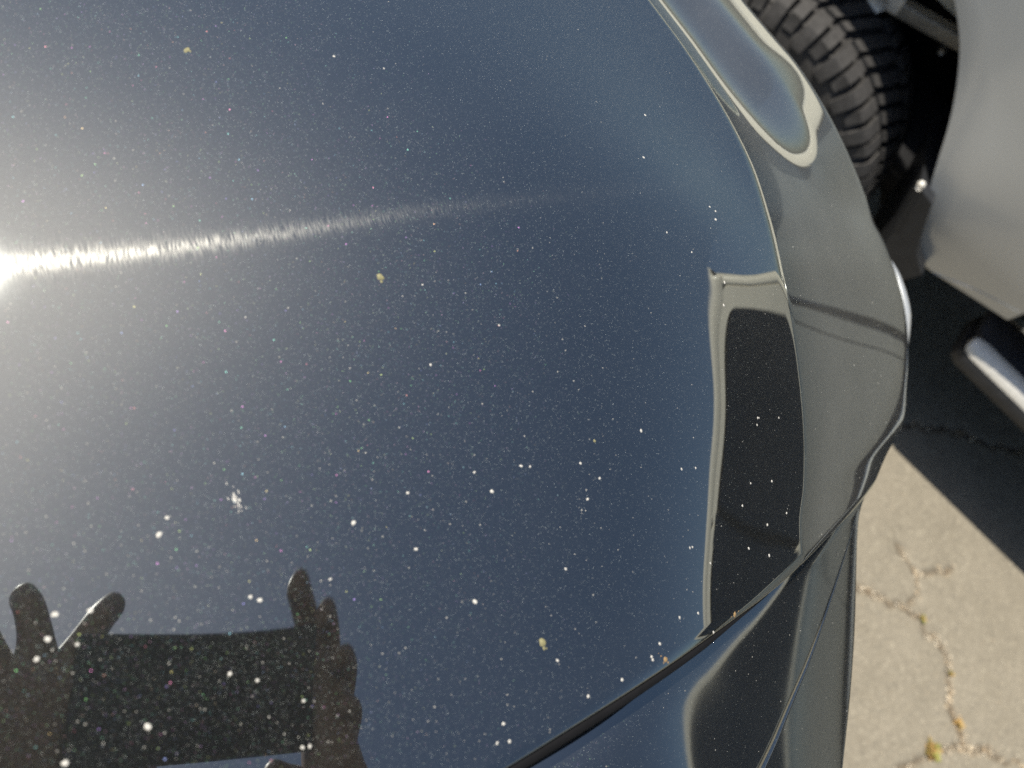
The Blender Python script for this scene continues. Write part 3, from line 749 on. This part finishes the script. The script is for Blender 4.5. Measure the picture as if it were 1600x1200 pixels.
keep(grid_mesh('bonnet', [[(x + .05 * smooth01((-4.2 - y) / .5), y, z - .10 * smooth01((-4.1 - y) / .6)) for x, z in pr] for y in np.linspace(-4.75, -3.01, 16)], M_SILVER, flip=True), suv)
mb = MB(); mb.box((2.33, -4.80, .75), (1.80, .16, .62), bevel=.05); keep(mb.build('front_bumper', M_TRIM), suv)
mb = MB(); mb.box((2.36, -1.55, .52), (1.50, 5.8, .10)); mb.box((2.36, -1.95, .85), (1.55, 2.3, .60)); mb.box((2.36, .30, .85), (1.05, 1.7, .60)); mb.box((2.36, -3.5, .80), (1.05, 1.6, .60)); keep(mb.build('underbody', M_LINER), suv)
mb = MB(); mb.box((2.40, -1.75, 1.52), (1.20, 1.7, .66)); keep(mb.build('dark_cabin', M_LINER), suv)
for y in (-1.62, -2.85):
    mb = MB(); mb.box((body_x(y, 1.06) - .008, y, 1.06), (.03, .16, .03), bevel=.01); keep(mb.build('door_handle', M_SILVER), suv)
mb = MB(); mb.box((1.40, -2.88, 1.31), (.20, .12, .20), bevel=.04); mb.box((1.48, -2.88, 1.25), (.10, .06, .05), bevel=.015); keep(mb.build('mirror', M_TRIM), suv)

# wheel well liner
G = []
for a in np.linspace(-.35, math.pi + .35, 40):
    y, z = ACY + .535 * math.cos(a), ACZ + .53 * math.sin(a); G.append([(1.47, y, z), (1.58, y, z), (1.72, y, z), (1.86, y * .8 + .01, ACZ + (z - ACZ) * .8), (1.90, ACY, ACZ)])
keep(grid_mesh('wheel_well_liner', G, M_LINER, flip=True), suv)
# suspension link with bracket, seen in the wheel well
a, b = onx(1395, 4, 1.60), onx(1506, 66, 1.60)
mb = MB(); dv = nrm(b - a); R = Matrix((np.array([1, 0, 0]), dv, nrm(np.cross([1, 0, 0], dv)))).transposed()
mb.box((a + b) / 2 + dv * .03, (.03, np.linalg.norm(b - a) + .12, .028), R, .004)
keep(mb.build('chassis_bar', M_STEEL), suv)
mb = MB(); c0 = onx(1372, 2, 1.585)
mb.tube([c0 + [-.006, 0, 0], c0 + [.02, 0, 0]], [.020, .020], 20); mb.box(onx(1392, 2, 1.59), (.012, .05, .035), R, .004)
keep(mb.build('bracket', M_CHROME), suv)
c1 = onx(1475, 76, 1.60)
mb = MB(); mb.tube([c1, c1 + [-.015, 0, 0]], .007, 6); keep(mb.build('bolt', M_STEEL), suv)
# mud guard behind the tyre
mg = [onx(1434, 289, 1.395), onx(1456, 318, 1.395), onx(1441, 362, 1.395), onx(1432, 398, 1.395), onx(1440, 430, 1.395), onx(1405, 440, 1.395), onx(1330, 470, 1.395), onx(1310, 480, 1.395), onx(1390, 372, 1.395)]
V = np.vstack([mg, np.array(mg) + [.012, .0, 0], np.array(mg) + [.22, .06, 0]]); n = len(mg)
F = [tuple(range(n))]
for l in range(2):
    for i in range(n): F.append((l * n + (i + 1) % n, l * n + i, (l + 1) * n + i, (l + 1) * n + (i + 1) % n))
mgd = keep(sharp(pydata('mud_guard', V, F, M_TRIM), 30), suv)
c1 = onx(1437, 292, 1.39)
mb = MB(); mb.tube([c1 + [-.004, 0, 0], c1 + [.01, 0, 0]], [.006, .008], 10); keep(mb.build('clip', M_CHROME), suv)

# wheel: tyre with moulded blocks, rim
wheel = bpy.data.objects.new('wheel', None); COL.objects.link(wheel); wheel.location = (TX + .135, WY, WZ); keep(wheel, suv); wheel.location = (TX + .135, WY, WZ)
HW = .135
tp = [(-.105, .215), (-.120, .225), (-.133, .262), (-.1345, .295), (-.130, .330), (-.118, .352), (-.105, .3605), (0, .364), (.105, .3605), (.118, .352), (.130, .33), (.1345, .295), (.133, .262), (.105, .215)]
tp = spline([(a, b) for a, b in tp], 60)
mb = MB(); NA = 120; V = []
for i in range(NA):
    a = 2 * math.pi * i / NA
    for x, r in tp: V.append((x, r * math.cos(a), r * math.sin(a)))
mb.add(V, grid_faces(NA, 60, wrap_u=True))
def lug(a0, a1, x0, x1, r0, r1, inset=.10, skew=0.0, r0b=None):
    V = []
    for r, k in ((r0, 0), (r1, inset)):
        am, xm = (a1 - a0) * k / 2, (x1 - x0) * k / 2
        for a, x in ((a0 + am, x0 + xm), (a1 - am, x0 + xm), (a1 - am, x1 - xm), (a0 + am, x1 - xm)):
            rr2 = r if (r0b is None or k) else (r0b if x < (x0 + x1) / 2 else r0)
            aa = a + skew * (x - x0); V.append((x, rr2 * math.cos(aa), rr2 * math.sin(aa)))
    mb.add(V, [(4, 5, 6, 7), (0, 1, 5, 4), (1, 2, 6, 5), (2, 3, 7, 6), (3, 0, 4, 7)])
NL = 60; st = 2 * math.pi / NL
for side in (-1, 1):
    for i in range(NL):
        a = i * st + (0 if side < 0 else st / 2) + rnd.uniform(-.06, .06) * st; wdt = (.76 if i % 2 else .62) + rnd.uniform(-.03, .03); xo = .128 if i % 2 else .121
        V = []
        # shoulder block wrapping round to the side wall
        secs = [(.070, .363), (.070, .378), (.110, .3765), (.124, .369), (xo + .006, .352), (xo + .0105, .326 if i % 2 else .340), (xo - .002, .322 if i % 2 else .336)]
        for x, r in secs:
            for e in (0, 1): aa = a + st * wdt * e + (.10 * (x - .07) / .06 * st * 2) * 0; V.append((side * x, r * math.cos(aa), r * math.sin(aa)))
        F = [(2 * k_, 2 * k_ + 1, 2 * k_ + 3, 2 * k_ + 2) for k_ in range(len(secs) - 1)]
        F += [tuple(range(0, 2 * len(secs), 2)), tuple(range(1, 2 * len(secs), 2))[::-1]]
        mb.add(V, F)
for i in range(NL):
    for row, x0 in enumerate((-.058, -.017, .024)):
        a = i * st + row * st * .4 + rnd.uniform(-.05, .05) * st; lug(a, a + st * (.70 if i % 2 else .58), x0, x0 + .034, .362, .378, .06, 1.2)
        # sipe
for i in range(NL // 2):
    a = i * 2 * st; lug(a, a + st * .5, -.1395, -.125, .300, .306, .2)
tyre = mb.build('tyre', M_TYRE, wheel); sharp(tyre, 28)
mb = MB(); V = []
rp = [(-.100, .222), (-.112, .216), (-.108, .205), (-.085, .196), (-.060, .188), (.05, .18), (.10, .21)]
for i in range(64):
    a = 2 * math.pi * i / 64
    for x, r in rp: V.append((x, r * math.cos(a), r * math.sin(a)))
mb.add(V, grid_faces(64, len(rp), wrap_u=True))
for i in range(6):
    a = i * math.pi / 3; R = Matrix.Rotation(a, 3, 'X'); mb.box(R @ Vector((-.075, .115, 0)), (.03, .16, .055), R, .008)
mb.tube([(-.095, 0, 0), (-.05, 0, 0)], [.055, .07], 24)
rim = mb.build('rim', M_STEEL, wheel); sharp(rim, 30)
for i in range(6):
    a = i * math.pi / 3 + .5; mb = MB(); mb.tube([(-.105, .04 * math.cos(a), .04 * math.sin(a)), (-.08, .04 * math.cos(a), .04 * math.sin(a))], .009, 6); mb.build('wheel_nut', M_CHROME, wheel)
mb = MB(); mb.tube([(.06, 0, 0), (.02, 0, 0)], .15, 32); mb.build('brake_disc', M_STEEL, wheel)

# side step: rounded board with a bright outer edge, rubber pad and dark flank
step = bpy.data.objects.new('side_step', None); COL.objects.link(step); keep(step, suv); step.location = (1.5, -.7, .4)
yf = -.715
def ext(name, pr, y0, y1, mat, nose=.03, cap=True):
    G = []
    for y, k_ in ((y0, .55), (y0 - nose * .25, .82), (y0 - nose, 1.0), ((y0 + y1) / 2, 1.0), (y1, 1.0)):
        c = np.mean(pr, axis=0); G.append([(c[0] + (x - c[0]) * k_, y, c[1] + (z - c[1]) * k_) for x, z in pr])
    G = np.array(G); nu, nv = G.shape[:2]
    F = grid_faces(nu, nv, wrap_v=True) + [tuple(range(nv))[::-1]]
    o = sharp(pydata(name, G.reshape(-1, 3), F, mat), 32)
    o.parent = step; o.matrix_parent_inverse = Matrix.Translation(-Vector(step.location)); return o
SX, SZ = 1.456 - 1.4855, .417 - .4145
def so_(pr): return [(x + SX, z + SZ) for x, z in pr]
yf += .026
ext('flank', so_([(1.487, .372), (1.4845, .380), (1.4845, .408), (1.488, .414), (1.64, .414), (1.64, .376), (1.63, .372)]), yf, -2.6, M_TRIM)
ext('edge_trim', so_([(1.4855, .4145), (1.488, .426), (1.498, .439), (1.510, .447), (1.519, .449), (1.522, .446), (1.522, .4145)]), yf - .004, -2.6, M_CHROME)
ext('step_pad', so_([(1.523, .416), (1.523, .445), (1.545, .449), (1.63, .448), (1.652, .440), (1.655, .416)]), yf - .004, -2.6, M_TREAD)
mb = MB()
for k_ in range(6): mb.box((1.545 + SX + .016 * k_, -1.7, .4507 + SZ), (.005, 1.8, .004))
o = mb.build('grip_ribs', M_TREAD, None, False); o.parent = step; o.matrix_parent_inverse = Matrix.Translation(-Vector(step.location))
for y in (-.95, -2.3):
    mb = MB(); mb.tube([(1.56, y, .42), (1.75, y, .42), (1.86, y, .50)], .02, 8); o = mb.build('support_bracket', M_TRIM); o.parent = step; o.matrix_parent_inverse = Matrix.Translation(-Vector(step.location))
# rear wheel, out of sight
wb = wheel.copy(); COL.objects.link(wb); wb.location = (TX + .135, -3.70, WZ)
for ch in list(wheel.children):
    c = ch.copy(); COL.objects.link(c); c.parent = wb

# ------------------------------------------------------------------ dirt on the paint
def surf(px, py):
    p = hit(px, py); z, gx, gy = evalz(CZ, p[0], p[1]); return p, nrm([-float(gx), -float(gy), 1])
def blob_vf(p, n, r, seed, asp=1.0, ang=0.0, hgt=.35, lobes=7):
    rr2 = np.random.RandomState(seed); u = nrm(np.cross(n, [.2, .9, .1])); v = np.cross(n, u)
    rad = r * rr2.uniform(.75, 1.2, lobes); V = []
    for ring, (k_, h) in enumerate(((1.0, 0.0), (.8, .6), (.45, .95))):
        for i in range(lobes):
            a = 2 * math.pi * i / lobes; x, y = rad[i] * k_ * math.cos(a) * asp, rad[i] * k_ * math.sin(a)
            x, y = x * math.cos(ang) - y * math.sin(ang), x * math.sin(ang) + y * math.cos(ang)
            V.append(p + u * x + v * y + n * (h * r * hgt - .00005))
    V.append(p + n * r * hgt * 1.02); L = lobes
    F = [(k_ * L + i, k_ * L + (i + 1) % L, (k_ + 1) * L + (i + 1) % L, (k_ + 1) * L + i) for k_ in range(2) for i in range(L)] + [(2 * L + i, 2 * L + (i + 1) % L, 3 * L) for i in range(L)]
    return V, F
M_SPECK = plain('white_dirt', (.52, .50, .45), .7, var=.45, scale=700)
M_DUST = plain('grey_dust', (.30, .29, .26), .8, var=.6, scale=300)
M_POLLEN = plain('yellow_residue', (.20, .185, .09), .7, var=.35, scale=1500)
M_AMBER = plain('amber_residue', (.26, .17, .075), .6, var=.3, scale=1500)
PX = .31 / 1155                                     # metres per pixel on the bonnet, roughly
BIG = [(261, 809, 4), (249, 836, 5), (553, 817, 4.5), (650, 858, 4), (391, 933, 3.5), (406, 938, 4.5), (86, 960, 4.5), (141, 954, 5), (74, 999, 5), (231, 1135, 6), (121, 1007, 3.5),
       (359, 1053, 4), (402, 1063, 3.5), (474, 1095, 3), (473, 1168, 3.5), (484, 1166, 3.5), (57, 1030, 4), (102, 1192, 5), (742, 940, 4), (769, 768, 4), (637, 770, 3), (516, 905, 3),
       (741, 738, 3), (814, 728, 3.5), (828, 729, 3), (907, 724, 3), (937, 747, 3), (918, 780, 3.5), (871, 1032, 3.5), (787, 1131, 3.5), (796, 1158, 3.5), (777, 1161, 3), (1018, 1026, 3.5), (1020, 1031, 3.5),
       (1031, 1006, 3.5), (972, 1062, 3.5), (919, 1088, 3.5), (1082, 855, 3), (1078, 856, 3), (1002, 673, 3.5), (673, 570, 3), (1118, 330, 3.5), (1118, 343, 4.5), (1109, 323, 3), (1008, 180, 4), (1006, 246, 3.5),
       (1081, 394, 3), (1042, 363, 3), (522, 88, 3.5), (600, 107, 2.5), (1184, 653, 3.5), (1186, 653, 3), (1217, 653, 3), (1183, 664, 3), (1206, 752, 4), (1173, 755, 3), (1199, 820, 4), (1160, 790, 3.5), (1229, 802, 3.5),
       (1170, 857, 4), (1202, 868, 4), (1110, 880, 3), (1091, 958, 3.5), (1062, 965, 3.5), (1115, 988, 3.5), (1132, 441, 3.5), (1131, 477, 3.5), (884, 889, 3), (660, 445, 2.5), (780, 508, 2.5), (1065, 733, 3), (1087, 731, 3)]
for i, (px, py, r) in enumerate(BIG):
    p, n = surf(px, py)
    V, F = blob_vf(np.zeros(3), n, r * PX * .70, 900 + i, 1.0 + .3 * rnd.random(), rnd.uniform(0, 3))
    o = pydata('dirt_speck', V, F, M_SPECK); o.location = p
    tag(o, 'small white dried dirt speck stuck on the dark bonnet', 'dirt speck', 'white dirt specks on the dark bonnet')
def spot(name, px, py, blobs, mat, label):
    p, n = surf(px, py); mb = MB()
    for k_, (dx_, dy_, r, asp, ang) in enumerate(blobs):
        q, nn = surf(px + dx_, py + dy_); mb.add(*blob_vf(q - p, nn, r * PX, 50 + k_ * 7 + px, asp, ang, .22, 9))
    o = mb.build(name, mat); o.location = p; tag(o, label, name.replace('_', ' ')); return o
spot('pollen_spot', 594, 433, [(0, 0, 6.5, .85, .3), (2, 7, 2.5, 1, 0)], M_POLLEN, 'pale yellow oval pollen spot below the bright sun streak in mid bonnet')
spot('pollen_spot', 848, 1004, [(0, 0, 7, .8, .2), (2, 9, 3, .8, 0), (6, 9, 1.6, 1, 0)], M_POLLEN, 'drop shaped yellow spot with an amber tail near the shut line')
spot('pollen_spot', 291, 78, [(0, 0, 4, 1.5, .4), (6, 2, 2, 1, 0)], M_POLLEN, 'yellowish crumb with a faint ring near the upper left of the bonnet')
spot('amber_crumb', 1040, 1031, [(0, 0, 4.5, 1.2, .4), (-7, -6, 1.6, 1, 0), (4, 4, 2, 1, 0), (-11, -10, 1.2, 1, 0), (-3, 5, 1.5, 1, 0)], M_AMBER, 'amber coloured crumbs caught beside the shut line')
spot('amber_crumb', 1148, 960, [(0, 0, 4, 1.4, .4), (6, -5, 1.6, 1, 0), (-5, 4, 1.6, 1, 0)], M_AMBER, 'small brown crumb on the shut line under the mirrored window')
spot('pollen_spot', 929, 689, [(0, 0, 3.2, .8, .2)], M_POLLEN, 'tiny yellow speck left of the mirrored vehicle window')
# smeared bird dropping streaks
p, n = surf(370, 780); mb = MB()
_u = nrm(np.cross(n, [.2, .9, .1])); _v = np.cross(n, _u); _q = surf(376, 797)[0] - p; SMA = math.atan2(_q @ _v, _q @ _u)
for k_ in range(30):
    x, y = 370 + rnd.gauss(0, 5), 780 + rnd.gauss(0, 11); x += (y - 780) * .35
    q, nn = surf(x, y); mb.add(*blob_vf(q - p, nn, rnd.uniform(.9, 1.9) * PX, 300 + k_, rnd.uniform(3., 6.5), SMA + rnd.uniform(-.15, .15), .10, 8))
o = mb.build('dropping_smear', M_SPECK); o.location = p; tag(o, 'whitish smeared bird dropping with short streaks on the left half of the bonnet', 'dropping smear')
# fine dust over bonnet and nose
mb = MB()
for k_ in range(1500):
    px, py = rnd.uniform(0, 1245), rnd.uniform(0, 1190)
    d = rnd.random(); keepit = (.25 + .75 * (py / 1200)) if px < 1100 else 1
    if rnd.random() > keepit: continue
    crx = np.interp(py, [q[1] for q in CREST_PX], [q[0] for q in CREST_PX])
    if px > crx - 4 or py > np.interp(px, [790, 1000, 1252], [1198, 1067, 880], left=1300) - 5: continue
    q, nn = surf(px, py); mb.add(*blob_vf(q, nn, rnd.choice([.7, .8, .9, 1.0, 1.3]) * PX, k_ % 40, 1.2, rnd.uniform(0, 3), .3, 5))
pos_n = NOSE.reshape(-1, 3)
for k_ in range(330):
    i = rnd.randrange(int(NC * .5), NC - 1); j = rnd.randrange(8, 100); q = NOSE[i, j]; a = NOSE[i, j + 1] - q; b = NOSE[i - 1, j] - q; nn = nrm(np.cross(a, b)); nn = nn if nn[2] > 0 else -nn
    pp = proj(q)
    if pp[1] < 300 and rnd.random() < .8: continue
    mb.add(*blob_vf(q + a * rnd.random(), nn, rnd.choice([.8, 1.0, 1.3, 1.8]) * PX, k_ % 40, 1.1, rnd.uniform(0, 3), .5, 5))
for k_ in range(420):
    i = rnd.randrange(20, int(ne * .6)); j = rnd.randrange(6, 60); q = LOW[i, j]; a = LOW[i, j + 1] - q; b = LOW[i - 1, j] - q; nn = nrm(np.cross(a, b)); nn = nn if nn[2] > 0 else -nn
    mb.add(*blob_vf(q + a * rnd.random(), nn, rnd.choice([.7, .8, 1.0, 1.4]) * PX, k_ % 40, 1.1, rnd.uniform(0, 3), .4, 5))
du = mb.build('dust', M_DUST); du['kind'] = 'stuff'

# ------------------------------------------------------------------ the photographer, who shows as a mirror image in the bonnet
def off(r, u, b=0.0): return CAM + RIGHT * r + UP * u + BACK * b
M_SHIRT = plain('dark_shirt', (.022, .026, .030), .85, var=.3, scale=60, bump=.4, bscale=120)
M_SKIN = plain('skin', (.22, .135, .095), .5, var=.12, scale=40)
M_TROUS = plain('dark_trousers', (.03, .032, .04), .9, bump=.3, bscale=200)
M_HAIR = plain('dark_hair', (.02, .014, .010), .6, var=.4, scale=200, bump=.6, bscale=300)
M_PHONE = plain('phone_black', (.008, .008, .009), .3)
M_CAP = plain('green_cap', (.10, .16, .05), .8, bump=.3)
R3 = Matrix((RIGHT, UP, BACK)).transposed()
mb = MB(); mb.box(off(-.028, -.028, .010), (.162, .076, .0085), R3, .0035)
ph = thing('phone', 'black phone held flat over the bonnet by the photographer', 'phone', tuple(off(-.028, -.028, .010)))
keep(mb.build('phone_case', M_PHONE), ph)
mb = MB(); mb.tube([off(-.085, -.012, .0045), off(-.085, -.012, .0065)], .007, 20); keep(mb.build('lens', M_GLASS), ph)

def skin_mesh(name, verts, edges, radii, mat, parent, sub=2, root=0):
    me = bpy.data.meshes.new(name); me.from_pydata([tuple(map(float, v)) for v in verts], edges, []); me.update()
    o = link(name, me, mat, None, False); keep(o, parent)
    o.modifiers.new('skin', 'SKIN'); sv = me.skin_vertices[0].data
    for i, r in enumerate(radii):
        sv[i].radius = (r, r) if not isinstance(r, tuple) else r; sv[i].use_root = (i == root)
    sb = o.modifiers.new('sub', 'SUBSURF'); sb.levels = sub; sb.render_levels = sub
    o.modifiers['skin'].use_smooth_shade = True
    return o
dn = nrm([-UP[0], -UP[1], 0]); rt = nrm([RIGHT[0], RIGHT[1], 0]); zv = np.array([0, 0, 1.0])
feet = dn * .62 + rt * -.06
def bp(r, b, z): return rt * r + dn * b + zv * z           # right of, behind the camera, height
person = thing('person', 'person in dark shirt leaning over the bonnet holding a phone in both hands', 'person', tuple(feet))
hip = bp(-.07, .60, .98); chest = bp(-.08, .46, 1.36); neck = bp(-.08, .40, 1.56); head = bp(-.075, .275, 1.70); crown = bp(-.075, .245, 1.80)
shR, shL = bp(.11, .43, 1.50), bp(-.27, .43, 1.50)
elR, elL = bp(.22, .34, 1.42), bp(-.42, .36, 1.45)
wrR, wrL = off(.085, -.115, .02), off(-.190, -.085, .02)
hpR, hpL = bp(.03, .61, .95), bp(-.17, .61, .95)
knR, knL = bp(.06, .58, .52), bp(-.20, .58, .52); anR, anL = bp(.07, .64, .09), bp(-.21, .64, .09); toR, toL = bp(.10, .50, .035), bp(-.24, .50, .035)
V = [hip, bp(-.075, .54, 1.15), chest, neck, head, crown, shR, elR, wrR, shL, elL, wrL, hpR, knR, anR, toR, hpL, knL, anL, toL]
Ed = [(0, 1), (1, 2), (2, 3), (3, 4), (4, 5), (2, 6), (6, 7), (7, 8), (2, 9), (9, 10), (10, 11), (0, 12), (12, 13), (13, 14), (14, 15), (0, 16), (16, 17), (17, 18), (18, 19)]
Rd = [.13, .125, .135, .052, .085, .062, .062, .046, .030, .062, .046, .030, .09, .060, .042, .035, .09, .060, .042, .035]
skin_mesh('body', V, Ed, Rd, M_SHIRT, person)
skin_mesh('head', [neck + (head - neck) * .3, head + (neck - head) * .35, head, crown], [(0, 1), (1, 2), (2, 3)], [.050, .066, .089, .066], M_SKIN, person)
fdir = nrm(-dn * .75 - zv * .45)
skin_mesh('hair', [head - fdir * .028 - zv * .035, head - fdir * .024 + zv * .012, head - fdir * .022 + zv * .058], [(0, 1), (1, 2)], [.074, .086, .088], M_HAIR, person)
skin_mesh('nose', [head + fdir * .088 + zv * .01, head + fdir * .112 - zv * .018], [(0, 1)], [.010, .014], M_SKIN, person)
skin_mesh('cap', [head - fdir * .02 + zv * .055, crown + zv * .012], [(0, 1)], [.094, .072], M_CAP, person)
skin_mesh('cap_peak', [head + fdir * .075 + zv * .075 - rt * .045, head + fdir * .15 + zv * .055, head + fdir * .075 + zv * .075 + rt * .045], [(0, 1), (1, 2)], [.012, .012, .012], M_CAP, person)
for s_ in (-1, 1):
    skin_mesh('ear', [head + rt * s_ * .082 + zv * .012, head + rt * s_ * .088 - zv * .025], [(0, 1)], [.016, .013], M_SKIN, person)
    mb = MB(); e = head + fdir * .086 + rt * s_ * .032 + zv * .028; mb.tube([e - fdir * .006, e, e + fdir * .006], [.010, .012, .006], 10); keep(mb.build('eye', M_PHONE), person)
def hand(wr, palm, fingers, thumb):
    V = [wr, palm]; Ed = [(0, 1)]; Rd = [.026, .031]
    for ch in fingers + [thumb]:
        prev = 1
        for k_, q in enumerate(ch):
            V.append(q); Ed.append((prev, len(V) - 1)); prev = len(V) - 1; Rd.append([.0105, .0092, .0085, .0075][min(k_, 3)] * (1.1 if ch is thumb else 1))
    return skin_mesh('hand', V, Ed, Rd, M_SKIN, person, 2, 1)
# right hand round the right end of the phone, index finger up over the top edge
hand(wrR, off(.078, -.055, .024), [
    [off(.066, -.008, .026), off(.046, .022, .022), off(.030, .030, .006), off(.026, .026, -.002)],
    [off(.080, -.020, .028), off(.074, .008, .026), off(.060, .018, .012), off(.052, .008, .004)],
    [off(.090, -.035, .026), off(.092, -.015, .020), off(.078, -.012, .004), off(.066, -.016, .001)],
    [off(.092, -.055, .022), off(.096, -.045, .010), off(.082, -.042, .001), off(.070, -.045, .000)]],
    [off(.060, -.080, .030), off(.040, -.078, .030), off(.020, -.072, .022)])
hand(wrL, off(-0.130, -.045, .024), [
    [off(-0.105, .006, .026), off(-0.097, .022, .020), off(-0.090, .032, .032), off(-0.085, .038, .036)],
    [off(-0.127, .010, .026), off(-0.135, .026, .018), off(-0.139, .038, .032), off(-0.141, .042, .036)],
    [off(-0.145, -.005, .024), off(-0.163, .020, .016), off(-0.173, .032, .032), off(-0.179, .040, .036)],
    [off(-0.151, -.030, .022), off(-0.173, -.018, .014), off(-0.187, -.008, .008), off(-0.195, .000, .004)]],
    [off(-0.105, -.075, .028), off(-0.080, -.072, .026), off(-0.055, -.062, .020)])
